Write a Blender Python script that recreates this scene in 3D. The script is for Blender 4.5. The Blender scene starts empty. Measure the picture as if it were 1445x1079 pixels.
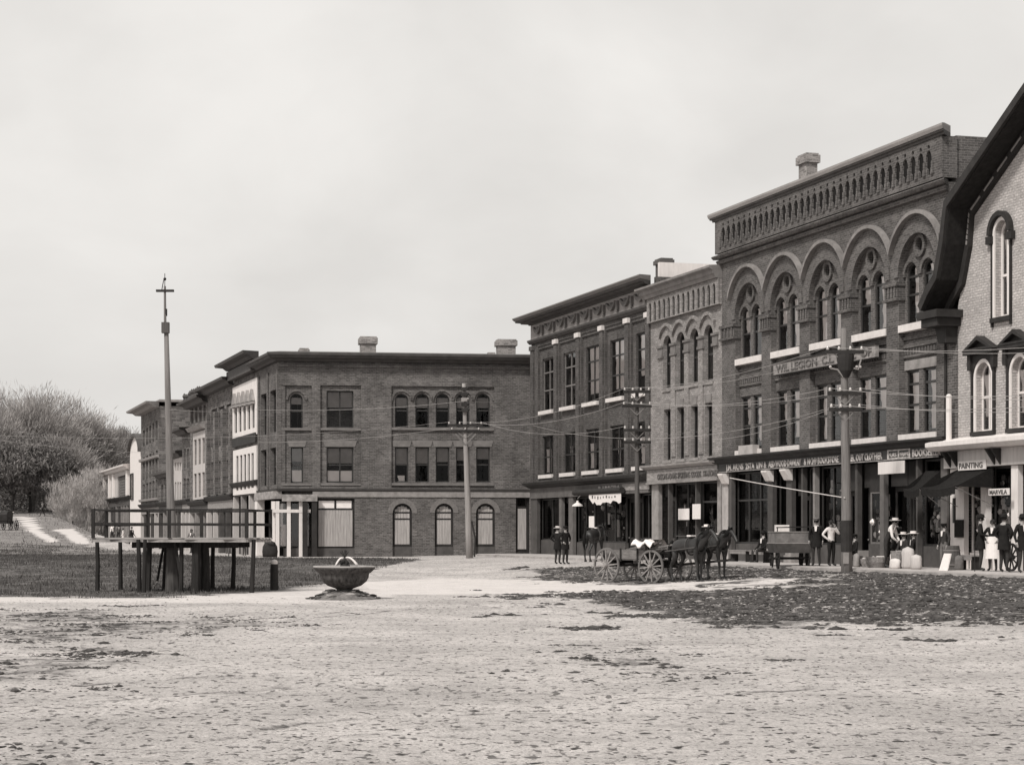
import bpy, bmesh, math, random
import numpy as np
from mathutils import Vector, Matrix
from mathutils.geometry import tessellate_polygon
random.seed(7); rng = np.random.default_rng(11)
SC = bpy.context.scene; COL = SC.collection
# ---------------------------------------------------------------- camera, sky, sun, exposure
F = 2900.0; CX = 722.5; HY = 750.0; CZ = 1.9
cam = bpy.data.cameras.new('camera'); camo = bpy.data.objects.new('camera', cam); COL.objects.link(camo)
camo.location = (0, 0, CZ); camo.rotation_euler = (math.radians(90), 0, 0)
cam.sensor_width = 36; cam.lens = 36*F/1445; cam.shift_y = (HY-539.5)/1445; cam.clip_end = 5000; cam.clip_start = 1
SC.camera = camo
W = bpy.data.worlds.new('World'); SC.world = W; W.use_nodes = True
wn = W.node_tree; wn.nodes.clear()
def wnode(t, **k):
    n = wn.nodes.new(t)
    for a, b in k.items(): setattr(n, a, b)
    return n
SUN_EL, SUN_AZ = math.radians(48), math.radians(215)      # azimuth clockwise from +Y
out = wnode('ShaderNodeOutputWorld'); bg = wnode('ShaderNodeBackground'); bg.inputs[1].default_value = 0.1
sky = wnode('ShaderNodeTexSky', sky_type='NISHITA', sun_disc=False, sun_elevation=SUN_EL, sun_rotation=SUN_AZ)
sky.dust_density = 4; sky.air_density = 1.5
bw = wnode('ShaderNodeRGBToBW'); wn.links.new(sky.outputs[0], bw.inputs[0])
tc = wnode('ShaderNodeTexCoord'); mp = wnode('ShaderNodeMapping'); mp.inputs['Scale'].default_value = (1, 1, 1.7)
wn.links.new(tc.outputs['Generated'], mp.inputs[0])
n1 = wnode('ShaderNodeTexNoise'); n1.inputs['Scale'].default_value = 5.5; n1.inputs['Detail'].default_value = 7
n1.inputs['Roughness'].default_value = .5; n1.inputs['Distortion'].default_value = .3
wn.links.new(mp.outputs[0], n1.inputs['Vector'])
cr = wnode('ShaderNodeValToRGB'); cr.color_ramp.elements[0].position = .34; cr.color_ramp.elements[1].position = .62
cr.color_ramp.elements[0].color = (5.35, 5.2, 5.0, 1); cr.color_ramp.elements[1].color = (6.35, 6.18, 5.95, 1)
wn.links.new(n1.outputs[0], cr.inputs[0])
mx = wnode('ShaderNodeMix', data_type='RGBA'); mx.inputs[0].default_value = .93
wn.links.new(bw.outputs[0], mx.inputs[6]); wn.links.new(cr.outputs[0], mx.inputs[7])
wn.links.new(mx.outputs[2], bg.inputs[0]); wn.links.new(bg.outputs[0], out.inputs[0])
sl = bpy.data.lights.new('sun', 'SUN'); sl.energy = 2.2; sl.angle = math.radians(7); sl.color = (1, .97, .92)
so = bpy.data.objects.new('sun', sl); COL.objects.link(so)
sd = Vector((math.sin(SUN_AZ)*math.cos(SUN_EL), math.cos(SUN_AZ)*math.cos(SUN_EL), math.sin(SUN_EL)))
so.rotation_euler = sd.to_track_quat('Z', 'Y').to_euler(); so.location = (-20, -20, 60)
VS = SC.view_settings; VS.view_transform = 'Standard'; VS.look = 'None'; VS.gamma = 1; VS.exposure = .5; VS.use_curve_mapping = False
SC.render.engine = 'CYCLES'
# ---------------------------------------------------------------- materials
MATS = {}
def g(v): return (v*1.05, v*.985, v*.955, 1)
def newmat(name):
    m = bpy.data.materials.new(name); m.use_nodes = True; MATS[name] = m
    nt = m.node_tree; return m, nt, nt.nodes['Principled BSDF']
def L(nt, a, b): nt.links.new(a, b)
def M(name, v, rough=.85, var=.25, scale=2.0, stretch=(1, 1, 1), bump=.15, fine=8, coord='Object', metal=0):
    if name in MATS: return MATS[name]
    m, nt, p = newmat(name)
    p.inputs['Roughness'].default_value = rough; p.inputs['Metallic'].default_value = metal; p.inputs['Specular IOR Level'].default_value = .45 if rough < .55 else .1
    tc = nt.nodes.new('ShaderNodeTexCoord'); mp = nt.nodes.new('ShaderNodeMapping'); mp.inputs['Scale'].default_value = stretch
    L(nt, tc.outputs[coord], mp.inputs[0])
    n = nt.nodes.new('ShaderNodeTexNoise'); n.inputs['Scale'].default_value = scale; n.inputs['Detail'].default_value = fine; n.inputs['Roughness'].default_value = .65
    L(nt, mp.outputs[0], n.inputs['Vector'])
    r = nt.nodes.new('ShaderNodeValToRGB'); r.color_ramp.elements[0].position = .3; r.color_ramp.elements[1].position = .7
    r.color_ramp.elements[0].color = g(v*(1-var)); r.color_ramp.elements[1].color = g(min(.9, v*(1+var)))
    L(nt, n.outputs[0], r.inputs[0]); L(nt, r.outputs[0], p.inputs['Base Color'])
    if bump:
        b = nt.nodes.new('ShaderNodeBump'); b.inputs['Strength'].default_value = bump; b.inputs['Distance'].default_value = .05
        L(nt, n.outputs[0], b.inputs['Height']); L(nt, b.outputs[0], p.inputs['Normal'])
    return m
def brick(name, v, mort, var=.35, bw_=.28, bh=.095, stain=.3, rough=.9):
    m, nt, p = newmat(name); p.inputs['Roughness'].default_value = rough; p.inputs['Specular IOR Level'].default_value = .12
    uv = nt.nodes.new('ShaderNodeUVMap'); uv.uv_map = 'UVMap'
    b = nt.nodes.new('ShaderNodeTexBrick'); b.inputs['Scale'].default_value = 1
    b.inputs['Brick Width'].default_value = bw_; b.inputs['Row Height'].default_value = bh; b.inputs['Mortar Size'].default_value = .012
    b.inputs['Mortar Smooth'].default_value = .3; b.inputs['Bias'].default_value = -.1
    b.inputs['Color1'].default_value = g(v*(1-var)); b.inputs['Color2'].default_value = g(v*(1+var)); b.inputs['Mortar'].default_value = g(mort)
    L(nt, uv.outputs[0], b.inputs[0])
    n = nt.nodes.new('ShaderNodeTexNoise'); n.inputs['Scale'].default_value = .55; n.inputs['Detail'].default_value = 9; n.inputs['Roughness'].default_value = .7
    L(nt, uv.outputs[0], n.inputs['Vector'])
    n2 = nt.nodes.new('ShaderNodeTexNoise'); n2.inputs['Scale'].default_value = 9; n2.inputs['Detail'].default_value = 4
    mp = nt.nodes.new('ShaderNodeMapping'); mp.inputs['Scale'].default_value = (1, 2.4, 1); L(nt, uv.outputs[0], mp.inputs[0]); L(nt, mp.outputs[0], n2.inputs['Vector'])
    r = nt.nodes.new('ShaderNodeMapRange'); r.inputs[1].default_value = .3; r.inputs[2].default_value = .7; r.inputs[3].default_value = 1-stain; r.inputs[4].default_value = 1+stain
    L(nt, n.outputs[0], r.inputs[0])
    r2 = nt.nodes.new('ShaderNodeMapRange'); r2.inputs[1].default_value = .3; r2.inputs[2].default_value = .7; r2.inputs[3].default_value = .75; r2.inputs[4].default_value = 1.25
    L(nt, n2.outputs[0], r2.inputs[0])
    mu = nt.nodes.new('ShaderNodeMath'); mu.operation = 'MULTIPLY'; L(nt, r.outputs[0], mu.inputs[0]); L(nt, r2.outputs[0], mu.inputs[1])
    mx = nt.nodes.new('ShaderNodeVectorMath'); mx.operation = 'SCALE'; L(nt, b.outputs[0], mx.inputs[0]); L(nt, mu.outputs[0], mx.inputs['Scale'])
    L(nt, mx.outputs[0], p.inputs['Base Color'])
    bp = nt.nodes.new('ShaderNodeBump'); bp.inputs['Strength'].default_value = .6; bp.inputs['Distance'].default_value = .02; bp.invert = True
    ad = nt.nodes.new('ShaderNodeMath'); ad.operation = 'ADD'; L(nt, b.outputs[1], ad.inputs[0]); L(nt, n2.outputs[0], ad.inputs[1])
    L(nt, ad.outputs[0], bp.inputs['Height']); L(nt, bp.outputs[0], p.inputs['Normal'])
    return m
def glass(name, tint=.75, extra=.05, ior=1.5):
    m, nt, p = newmat(name); o = [n for n in nt.nodes if n.type == 'OUTPUT_MATERIAL'][0]
    t = nt.nodes.new('ShaderNodeBsdfTransparent'); t.inputs[0].default_value = (tint, tint, tint, 1)
    gl = nt.nodes.new('ShaderNodeBsdfGlossy'); gl.inputs['Roughness'].default_value = .03
    n = nt.nodes.new('ShaderNodeTexNoise'); n.inputs['Scale'].default_value = 2.5; b = nt.nodes.new('ShaderNodeBump'); b.inputs['Strength'].default_value = .08
    b.inputs['Distance'].default_value = .05; L(nt, n.outputs[0], b.inputs['Height']); L(nt, b.outputs[0], gl.inputs['Normal'])
    fr = nt.nodes.new('ShaderNodeFresnel'); fr.inputs[0].default_value = ior
    a = nt.nodes.new('ShaderNodeMath'); a.operation = 'ADD'; a.use_clamp = True; a.inputs[1].default_value = extra; L(nt, fr.outputs[0], a.inputs[0])
    mx = nt.nodes.new('ShaderNodeMixShader'); L(nt, a.outputs[0], mx.inputs[0]); L(nt, t.outputs[0], mx.inputs[1]); L(nt, gl.outputs[0], mx.inputs[2])
    L(nt, mx.outputs[0], o.inputs[0]); return m
GLS = glass('window_glass', .95, .04, 1.6); GSH = glass('shop_glass', .6, 0, 1.22); GFR = glass('dusty_front_glass', .85, 0, 1.3)
BR_E = brick('red_brick', .105, .16, .28, bw_=.25, bh=.085, stain=.32); BR_C = brick('dark_red_brick', .085, .12, .28, bw_=.27, bh=.09, stain=.32); BR_B = brick('corner_block_brick', .12, .17, .3, bw_=.27, bh=.095, stain=.4)
BR_D = brick('buff_brick', .26, .18, .22, bw_=.27, bh=.09, stain=.25); BR_F = brick('cream_brick', .44, .28, .12, bw_=.24, bh=.09, stain=.2); BR_Q = brick('dark_corner_brick', .10, .2, .3)
BR_L = brick('far_brick', .13, .2, .4, bw_=.5, bh=.16, stain=.4); BR_CH = brick('chimney_brick', .24, .3, .35)
STONE = M('pale_stone', .62, var=.12, scale=3); GSTONE = M('grey_stone', .26, var=.25, scale=3)
TRIM = M('dark_painted_trim', .035, .6, .3); TRIM2 = M('brown_painted_trim', .085, .65, .25); METAL = M('painted_iron_cornice', .2, .6, .2, stretch=(.3, 1, 3))
WHITE = M('white_paint', .68, .6, .1, stretch=(3, 3, .5)); CREAM = M('cream_paint', .45, .7, .15, stretch=(3, 3, .4))
SASH = M('dark_sash_paint', .03, .5, .3); SASHL = M('grey_sash_paint', .16, .6, .2)
DARK = M('dark_interior', .006, .9, .3); CLOTH_REFL = M('white_cloth_and_reflection', .85, .9, .1); BLIND = M('grey_blind_cloth', .3, .9, .15)
BOARD = M('weathered_boards', .36, .8, .35, scale=3, stretch=(9, 9, .35)); OLDW = M('old_dark_wood', .03, .85, .4, scale=3, stretch=(6, 6, .6))
POLEW = M('weathered_pole_wood', .17, .85, .3, scale=3, stretch=(7, 7, .35)); POLED = M('dark_pole_wood', .09, .85, .35, scale=3, stretch=(7, 7, .4))
TARM = M('tarred_arm_wood', .035, .8, .3); INSUL = M('white_insulator_glass', .45, .2, .05); WIREM = M('wire_metal', .33, .5, .1, bump=0)
ROOFM = M('tar_roofing', .2, .9, .2); SLATE = M('dark_roof_slate', .022, .75, .35, scale=5); BARK = M('bark', .1, .9, .4)
SIGNK = M('black_sign_paint', .025, .5, .2); LETW = M('cream_sign_lettering', .42, .6, .5, scale=5); LETK = M('dark_sign_lettering', .11, .6, .2); SIGNG = M('faded_grey_sign_paint', .25, .8, .4, scale=3, stretch=(1, 1, 4))
# ---------------------------------------------------------------- mesh helpers
class MB:
    def __init__(s): s.v = []; s.f = []; s.mi = []; s.cm = 0
    def add(s, vs, fs):
        o = len(s.v); s.v += [tuple(p) for p in vs]; s.f += [tuple(i+o for i in f) for f in fs]; s.mi += [s.cm]*len(fs); return s
    def box(s, x0, x1, y0, y1, z0, z1):
        return s.add([(x0,y0,z0),(x1,y0,z0),(x1,y1,z0),(x0,y1,z0),(x0,y0,z1),(x1,y0,z1),(x1,y1,z1),(x0,y1,z1)],
                     [(0,3,2,1),(4,5,6,7),(0,1,5,4),(1,2,6,5),(2,3,7,6),(3,0,4,7)])
    def holed(s, outer, holes, y0, y1, back=False):
        loops = [outer]+list(holes); pts = [p for l in loops for p in l]
        tr = tessellate_polygon([[Vector((p[0], p[1], 0)) for p in l] for l in loops])
        n = len(pts); vs = [(p[0], y0, p[1]) for p in pts]+[(p[0], y1, p[1]) for p in pts]; fs = []
        for t in tr:
            a, b, c = [pts[i] for i in t]; cr = (b[0]-a[0])*(c[1]-a[1])-(b[1]-a[1])*(c[0]-a[0])
            t = tuple(t) if cr > 0 else tuple(reversed(t)); fs.append(t)
            if back: fs.append(tuple(i+n for i in reversed(t)))
        k = 0
        for li, l in enumerate(loops):
            m = len(l); ar = sum(l[i][0]*l[(i+1) % m][1]-l[(i+1) % m][0]*l[i][1] for i in range(m))
            for i in range(m):
                a, b = k+i, k+(i+1) % m
                q = (a, a+n, b+n, b)
                if (ar > 0) != (li == 0): q = q[::-1]
                fs.append(q)
            k += m
        return s.add(vs, fs)
    def poly(s, pts, y): return s.add([(p[0], y, p[1]) for p in pts], [tuple(range(len(pts)))])
    def prof(s, u0, u1, pr, l=1, r=1):        # pr: closed profile of (out, z), swept along x; mitred ends
        n = len(pr); vs = [(u0-(p[0] if l else 0), -p[0], p[1]) for p in pr]+[(u1+(p[0] if r else 0), -p[0], p[1]) for p in pr]
        return s.add(vs, [(i, (i+1) % n, (i+1) % n+n, i+n) for i in range(n)]+[tuple(range(n))[::-1], tuple(range(n, 2*n))])
    def tube(s, path, rad, n=8, cap=True):
        P = [Vector(p) for p in path]; R = rad if hasattr(rad, '__len__') else [rad]*len(P); vs = []; fs = []
        for i, p in enumerate(P):
            d = (P[min(i+1, len(P)-1)]-P[max(i-1, 0)]).normalized(); a = d.orthogonal().normalized() if i == 0 else (a-d*a.dot(d)).normalized()
            b = d.cross(a)
            for k in range(n):
                t = 2*math.pi*k/n; vs.append(p+(a*math.cos(t)+b*math.sin(t))*R[i])
        for i in range(len(P)-1):
            for k in range(n): fs.append((i*n+k, i*n+(k+1) % n, (i+1)*n+(k+1) % n, (i+1)*n+k))
        if cap: fs += [tuple(range(n))[::-1], tuple(range((len(P)-1)*n, len(P)*n))]
        return s.add(vs, fs)
    def lathe(s, pr, n=24, c=(0, 0, 0), sx=1, sy=1, cap=True):
        vs = [(c[0]+r*sx*math.cos(2*math.pi*k/n), c[1]+r*sy*math.sin(2*math.pi*k/n), c[2]+z) for r, z in pr for k in range(n)]
        fs = [(i*n+k, i*n+(k+1) % n, (i+1)*n+(k+1) % n, (i+1)*n+k) for i in range(len(pr)-1) for k in range(n)]
        if cap: fs += [tuple(range(n))[::-1], tuple(range((len(pr)-1)*n, len(pr)*n))]
        return s.add(vs, fs)
    def ball(s, c, r, n=8, m=6, j=0):
        rx, ry, rz = r if hasattr(r, '__len__') else (r, r, r)
        vs = [(c[0], c[1], c[2]+rz)]; fs = []
        for i in range(1, m):
            for k in range(n):
                a = math.pi*i/m; b = 2*math.pi*k/n; q = 1+random.uniform(-j, j)
                vs.append((c[0]+rx*q*math.sin(a)*math.cos(b), c[1]+ry*q*math.sin(a)*math.sin(b), c[2]+rz*q*math.cos(a)))
        vs.append((c[0], c[1], c[2]-rz)); e = len(vs)-1
        for k in range(n): fs.append((0, 1+k, 1+(k+1) % n)); fs.append((e, e-n+(k+1) % n, e-n+k))
        for i in range(m-2):
            for k in range(n): fs.append((1+i*n+k, 1+(i+1)*n+k, 1+(i+1)*n+(k+1) % n, 1+i*n+(k+1) % n))
        return s.add(vs, fs)
    def bar(s, a, b, w, h=None):
        a = Vector(a); b = Vector(b); h = h or w; d = (b-a).normalized(); up = Vector((0, 0, 1)) if abs(d.z) < .95 else Vector((0, 1, 0))
        x = d.cross(up).normalized()*w/2; y = x.normalized().cross(d)*h/2
        return s.add([a-x-y, a+x-y, a+x+y, a-x+y, b-x-y, b+x-y, b+x+y, b-x+y], [(0,1,2,3),(4,7,6,5),(0,4,5,1),(1,5,6,2),(2,6,7,3),(3,7,4,0)])
    def build(s, name, mat, parent=None, smooth=False, **tags):
        me = bpy.data.meshes.new(name); me.from_pydata(s.v, [], s.f)
        for m in (mat if isinstance(mat, (list, tuple)) else [mat]): me.materials.append(m)
        if isinstance(mat, (list, tuple)): me.polygons.foreach_set('material_index', s.mi)
        uvl = me.uv_layers.new(name='UVMap')
        nl = len(me.loops); vi = np.empty(nl, np.int32); me.loops.foreach_get('vertex_index', vi)
        co = np.array(s.v, np.float64).reshape(-1, 3)[vi]
        npoly = len(me.polygons); nr = np.empty(npoly*3); me.polygons.foreach_get('normal', nr); nr = np.abs(nr.reshape(-1, 3))
        lt = np.empty(npoly, np.int32); me.polygons.foreach_get('loop_total', lt); nr = np.repeat(nr, lt, axis=0)
        ax = (nr[:, 0] > nr[:, 1]) & (nr[:, 0] >= nr[:, 2]); az = (nr[:, 2] > nr[:, 0]) & (nr[:, 2] > nr[:, 1])
        u = np.where(ax, co[:, 1], co[:, 0]); v = np.where(az, co[:, 1], co[:, 2])
        uvl.data.foreach_set('uv', np.stack([u, v], 1).ravel())
        if smooth: me.polygons.foreach_set('use_smooth', [True]*npoly)
        me.update(); return link(name, me, parent, **tags)
def link(name, me, parent=None, **tags):
    o = bpy.data.objects.new(name, me); COL.objects.link(o)
    if parent: o.parent = parent
    tg(o, **tags); return o
def tg(o, label=None, cat=None, group=None, kind=None):
    if label: o['label'] = label
    if cat: o['category'] = cat
    if group: o['group'] = group
    if kind: o['kind'] = kind
def E(name, label, cat, loc=(0, 0, 0), rz=0, group=None):
    o = bpy.data.objects.new(name, None); COL.objects.link(o); o.location = loc; o.rotation_euler = (0, 0, rz); tg(o, label, cat, group); return o
def copytree(o, parent=None):
    c = o.copy(); COL.objects.link(c)
    if parent: c.parent = parent
    for ch in o.children: copytree(ch, c)
    return c
# ---------------------------------------------------------------- where things stand
def ss(a, b, x):
    t = np.clip((x-a)/(b-a), 0, 1); return t*t*(3-2*t)
AW = np.array([-852.5, 2900.0]); AW /= np.linalg.norm(AW)           # street direction, away
NR = np.array([-AW[1], AW[0]]); EDIR = -AW                           # outward normal of the rows, right-hand direction
A0 = np.array([722.5*65.9/F, 65.9]); B0 = np.array([(393-CX)*120/F, 120.0])
def height(X, Y):
    q = (X-A0[0])*NR[0]+(Y-A0[1])*NR[1]; q2 = (X-B0[0])*NR[0]+(Y-B0[1])*NR[1]
    hR = .52*ss(15, 3, q)*ss(140, 120, Y)*ss(30, 50, Y); hB = .42*ss(80, 106, Y)
    prof = np.interp(Y, [110, 125, 150, 190, 230, 300, 420, 700], [0, .2, .9, 2.1, 3.9, 6, 8, 9])
    lat = ss(1.2, 5.5, q2); lat = np.maximum(lat, ss(215, 238, Y)*(q2 > -25))
    return np.maximum(np.maximum(hR, hB), prof*lat)
def G(px, py):
    Y = CZ*F/max(py-HY, 8)
    for _ in range(60):
        z = float(height((px-CX)*Y/F, Y)); Yn = (CZ-z)*F/(py-HY) if abs(py-HY) > .5 else Y; Y = .7*Y+.3*min(max(Yn, 10), 400)
    X = (px-CX)*Y/F; return Vector((X, Y, float(height(X, Y))))
def AT(px, py, Y): return Vector(((px-CX)*Y/F, Y, CZ-(py-HY)*Y/F))
class Fac:
    def __init__(s, O, e, z0): s.O = np.array(O, float); s.e = np.array(e, float); s.n = np.array([s.e[1], -s.e[0]]); s.z0 = z0; s.rz = math.atan2(e[1], e[0])
    def P(s, px, py=None, d=0):
        O = s.O+s.n*d; r = np.array([(px-CX)/F, 1.0]); Y = (O@s.n)/(r@s.n); u = float((r*Y-O)@s.e)
        return (u, CZ-(py-HY)*Y/F-s.z0) if py is not None else u
    def w(s, u, y=0, z=0): p = s.O+s.e*u-s.n*y; return Vector((p[0], p[1], s.z0+z))
def line_at(px, base, d0=0):
    r = np.array([(px-CX)/F, 1.0]); O = base+NR*d0; Y = (O@NR)/(r@NR); return r*Y
def rowfac(px, base, z0): return Fac(line_at(px, base), EDIR, z0)
def outl(u0, u1, z0, z1, arch=False, n=12, rise=None):
    if not arch: return [(u0, z0), (u1, z0), (u1, z1), (u0, z1)]
    r = (u1-u0)/2; ry = rise or r; c = (u0+u1)/2; zs = z1-ry
    return [(u0, z0), (u1, z0)]+[(c+r*math.cos(math.pi*k/n), zs+ry*math.sin(math.pi*k/n)) for k in range(n+1)]
def window(par, u0, u1, z0, z1, y, arch=False, cols=1, rails=(), fm=SASH, sill=None, sillm=STONE, blind=None, curtain_and_reflection=None, fw=.07, gm=GLS, name='window', board=None, rise=None):
    mb = MB(); mb.holed(outl(u0, u1, z0, z1, arch, rise=rise), [outl(u0+fw, u1-fw, z0+fw, z1-fw, arch, rise=(rise-fw) if rise else None)], y, y+.09, True)
    cx = [u0+fw+(u1-u0-2*fw)*k/cols for k in range(cols+1)]; rz = [z0+fw]+sorted(rails)+[z1-fw]
    def top(x, a):
        if not a: return 1e9
        r = (u1-u0)/2-fw; ry = ((rise or (u1-u0)/2)-fw); c = (u0+u1)/2; t = max(0, 1-((x-c)/r)**2); return z1-fw-ry+ry*math.sqrt(t)
    for c in cx[1:-1]: mb.box(c-.035, c+.035, y-.012, y+.075, z0+fw, min(z1-fw, top(c, arch)))
    for r_ in rails: mb.box(u0+fw*.5, u1-fw*.5, y-.006, y+.085, r_-.04, r_+.04)
    w = mb.build(name, fm, par)
    for i in range(cols):
        for j in range(len(rz)-1):
            a, b, c, d = cx[i], cx[i+1], rz[j], rz[j+1]
            if arch and j == len(rz)-2:
                xs = [b+(a-b)*k/8 for k in range(9)]; p = [(a, c), (b, c)]+[(x, max(c+.01, min(d, top(x, True)))) for x in xs]
            else: p = outl(a, b, c, d)
            q = MB(); q.poly(p, y+.04+random.uniform(-.004, .004)); q.build('pane', gm, w)
    if sill: MB().box(u0-.12, u1+.12, y-sill, y+.02, z0-.2, z0-.003).build('sill', sillm, w)
    if blind: MB().box(u0+fw, u1-fw, y+.07, y+.085, z0+(z1-z0)*(1-blind), min(z1-.01, z1-fw-(.0 if not arch else .0)) if not arch else z1-(u1-u0)*.3).build('blind', BLIND, w)
    if curtain_and_reflection:
        a, b, zb, zt = curtain_and_reflection; q = MB(); n = 9; vs = []
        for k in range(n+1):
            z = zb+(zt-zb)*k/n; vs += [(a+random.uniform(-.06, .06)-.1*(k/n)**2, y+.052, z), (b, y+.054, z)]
        q.add(vs, [(2*k, 2*k+1, 2*k+3, 2*k+2) for k in range(n)]); q.build('curtain_and_reflection', CLOTH_REFL, w)  # ragged pale sheet, also used to imitate bright sky reflected in upper panes
    if board:
        n = board; 
        for k in range(n):
            a = u0+fw+(u1-u0-2*fw)*k/n; b = u0+fw+(u1-u0-2*fw)*(k+1)/n; zt = min(z1-fw, top((a+b)/2, arch)-.02)
            cuts = [z0+fw+.01]+[q for r_ in sorted(rails) for q in (r_-.05, r_+.05)]+[zt]
            for j in range(0, len(cuts), 2):
                if cuts[j+1]-cuts[j] > .05: MB().box(a+.004, b-.004, y-.0-random.uniform(0, .01), y+.03, cuts[j], cuts[j+1]-.01).build('board', BOARD, w)
    return w
def body(par, u0, u1, H, D, brickm, floors, inz=2.6, roofh=None, left=True, right=True):
    rh = roofh or H-.5
    m = MB(); m.box(u0+.01, u1-.01, inz, D, -.6, rh-.02)
    m.box(u0, u0+.3, .3, inz-.004, -.6, rh-.03); m.box(u1-.3, u1, .3, inz-.004, -.6, rh-.03)
    m.box(u0, u0+.3, .3, D, rh-.02, H-.05); m.box(u1-.3, u1, .3, D, rh-.02, H-.05)
    m.build('side_wall', brickm, par)
    m = MB(); m.box(u0+.3, u1-.3, inz-.05, inz-.01, -.3, rh-.1)
    for z in floors: m.box(u0+.3, u1-.3, .5, inz-.06, z-.1, z+.1)
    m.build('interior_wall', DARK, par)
    MB().box(u0+.31, u1-.31, .31, D-.02, rh, rh+.08).build('roof', ROOFM, par)
def text(s, size, mat, parent, loc, w=None, name='lettering', depth=.015, rot=None, font_x=1):
    cu = bpy.data.curves.new('t', 'FONT'); cu.body = s; cu.size = size; cu.extrude = depth; cu.align_x = 'LEFT'; cu.resolution_u = 2; cu.offset = size*.018
    o = bpy.data.objects.new('t', cu); COL.objects.link(o); bpy.context.view_layer.update()
    me = bpy.data.meshes.new_from_object(o.evaluated_get(bpy.context.evaluated_depsgraph_get())); bpy.data.objects.remove(o)
    me.name = name; me.materials.clear(); me.materials.append(mat)
    xs = [v.co.x for v in me.vertices]; k = (w/(max(xs)-min(xs))) if w else 1
    for v in me.vertices: v.co = Vector(((v.co.x-min(xs))*k, -v.co.z, v.co.y))
    me.flip_normals() if False else None
    t = link(name, me, parent); t.location = loc
    if rot: t.rotation_euler = rot
    return t
def cornice(par, u0, u1, pr, mat, name='cornice', l=1, r=1): m = MB(); m.prof(u0, u1, pr, l, r); return m.build(name, mat, par)
def chimney(par, u0, u1, y0, y1, z0, z1, cap=.3, mat=BR_CH):
    c = MB().box(u0, u1, y0, y1, z0, z1-cap).build('chimney', mat, par); m = MB(); m.box(u0-.1, u1+.1, y0-.1, y1+.1, z1-cap+.004, z1-.08); m.box(u0-.04, u1+.04, y0-.04, y1+.04, z1-.078, z1); m.build('chimney_cap', mat, c)
def goods(fac, u0, u1, z0, z1, y, n, label, sz=(.04, .11), kind='hang'):
    m = MB()
    for k in range(n):
        u = random.uniform(u0, u1); z = random.uniform(z0, z1); s = random.uniform(*sz); m.cm = random.choice([0, 0, 1, 2])
        if random.random() < .5: m.ball((u, y+random.uniform(-.1, .1), z), (s*1.3, s*.6, s), 6, 4, .2)
        else: m.box(u-s*.8, u+s*.8, y-.03, y+.03, z-s*1.6, z+s*1.6)
    o = m.build('window_display', [CLOTH_REFL, M('brown_goods', .2), M('dark_goods', .07)], None, kind='stuff', label=label, cat='goods')
    o.location = fac.w(0); o.rotation_euler.z = fac.rz; return o
# ---------------------------------------------------------------- ground
def vnoise(X, Y, s, seed=0):
    x = X/s; y = Y/s; xi = np.floor(x).astype(np.int64); yi = np.floor(y).astype(np.int64); fx = x-xi; fy = y-yi; fx = fx*fx*(3-2*fx); fy = fy*fy*(3-2*fy)
    def h(a, b):
        v = (a*374761393+b*668265263+seed*982451653) & 0x7fffffff; v = ((v ^ (v >> 13))*1274126177) & 0x7fffffff; return ((v ^ (v >> 16)) & 0xffff)/65535.0
    return (h(xi, yi)*(1-fx)+h(xi+1, yi)*fx)*(1-fy)+(h(xi, yi+1)*(1-fx)+h(xi+1, yi+1)*fx)*fy
def fbm(X, Y, s, o=4, seed=0):
    t = 0; a = 1; n = 0
    for k in range(o): t = t+a*vnoise(X, Y, s/2**k, seed+k); n += a; a *= .55
    return t/n
def inpoly(X, Y, poly):
    c = np.zeros(X.shape, bool); n = len(poly)
    for i in range(n):
        x0, y0 = poly[i]; x1, y1 = poly[(i+1) % n]
        if y0 == y1: continue
        c ^= ((y0 > Y) != (y1 > Y)) & (X < (x1-x0)*(Y-y0)/(y1-y0)+x0)
    return c
def soft(X, Y, poly, amp, s, k=4):
    t = 0
    for i in range(k):
        t = t+inpoly(X+(fbm(X, Y, s, 3, 50+9*i)-.5)*amp*1.2, Y+(fbm(X, Y, s, 3, 90+7*i)-.5)*amp*3*(1+.3*i), poly)
    return t/k
def W2(pts): return [tuple(G(*p)[:2]) for p in pts]
GRASS = W2([(-60, 842), (130, 843), (250, 843), (360, 836), (445, 826), (500, 808), (560, 795), (600, 790), (540, 787), (380, 787), (300, 784), (180, 776), (120, 771), (0, 766), (-60, 766)])
GRASS_HILL = [tuple(AT(px, 0, Y)[:2]) for px, Y in [(-200, 135), (0, 135), (130, 140), (150, 200), (110, 245), (-300, 260)]]
MUD1 = W2([(850, 838), (1000, 832), (1180, 818), (1230, 808), (1520, 806), (1520, 878), (1400, 880), (1340, 872), (1200, 872), (1100, 880), (960, 872), (880, 856), (780, 842)])
MUD2 = W2([(750, 800), (840, 800), (1170, 800), (1180, 812), (1100, 816), (1000, 818), (850, 822), (760, 818)])
MUD3 = W2([(-60, 886), (150, 874), (300, 869), (390, 868), (400, 884), (200, 896), (-60, 910)])
MUD3b = W2([(-60, 864), (120, 858), (210, 858), (215, 870), (100, 880), (-60, 884)])
MUD4 = W2([(-60, 920), (180, 916), (320, 926), (160, 940), (60, 965), (-60, 990)])
MUD5 = W2([(825, 922), (900, 915), (1010, 925), (960, 955), (850, 950)])
MUD6 = W2([(-60, 1050), (60, 1040), (130, 1079), (-60, 1100)])
PALE = W2([(500, 822), (620, 814), (860, 820), (1200, 816), (1210, 826), (1000, 834), (880, 838), (700, 838), (540, 838)])
PALE2 = W2([(-60, 843), (200, 842), (400, 834), (560, 830), (560, 842), (420, 850), (200, 850), (-60, 850)])
PATHS = []
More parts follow.
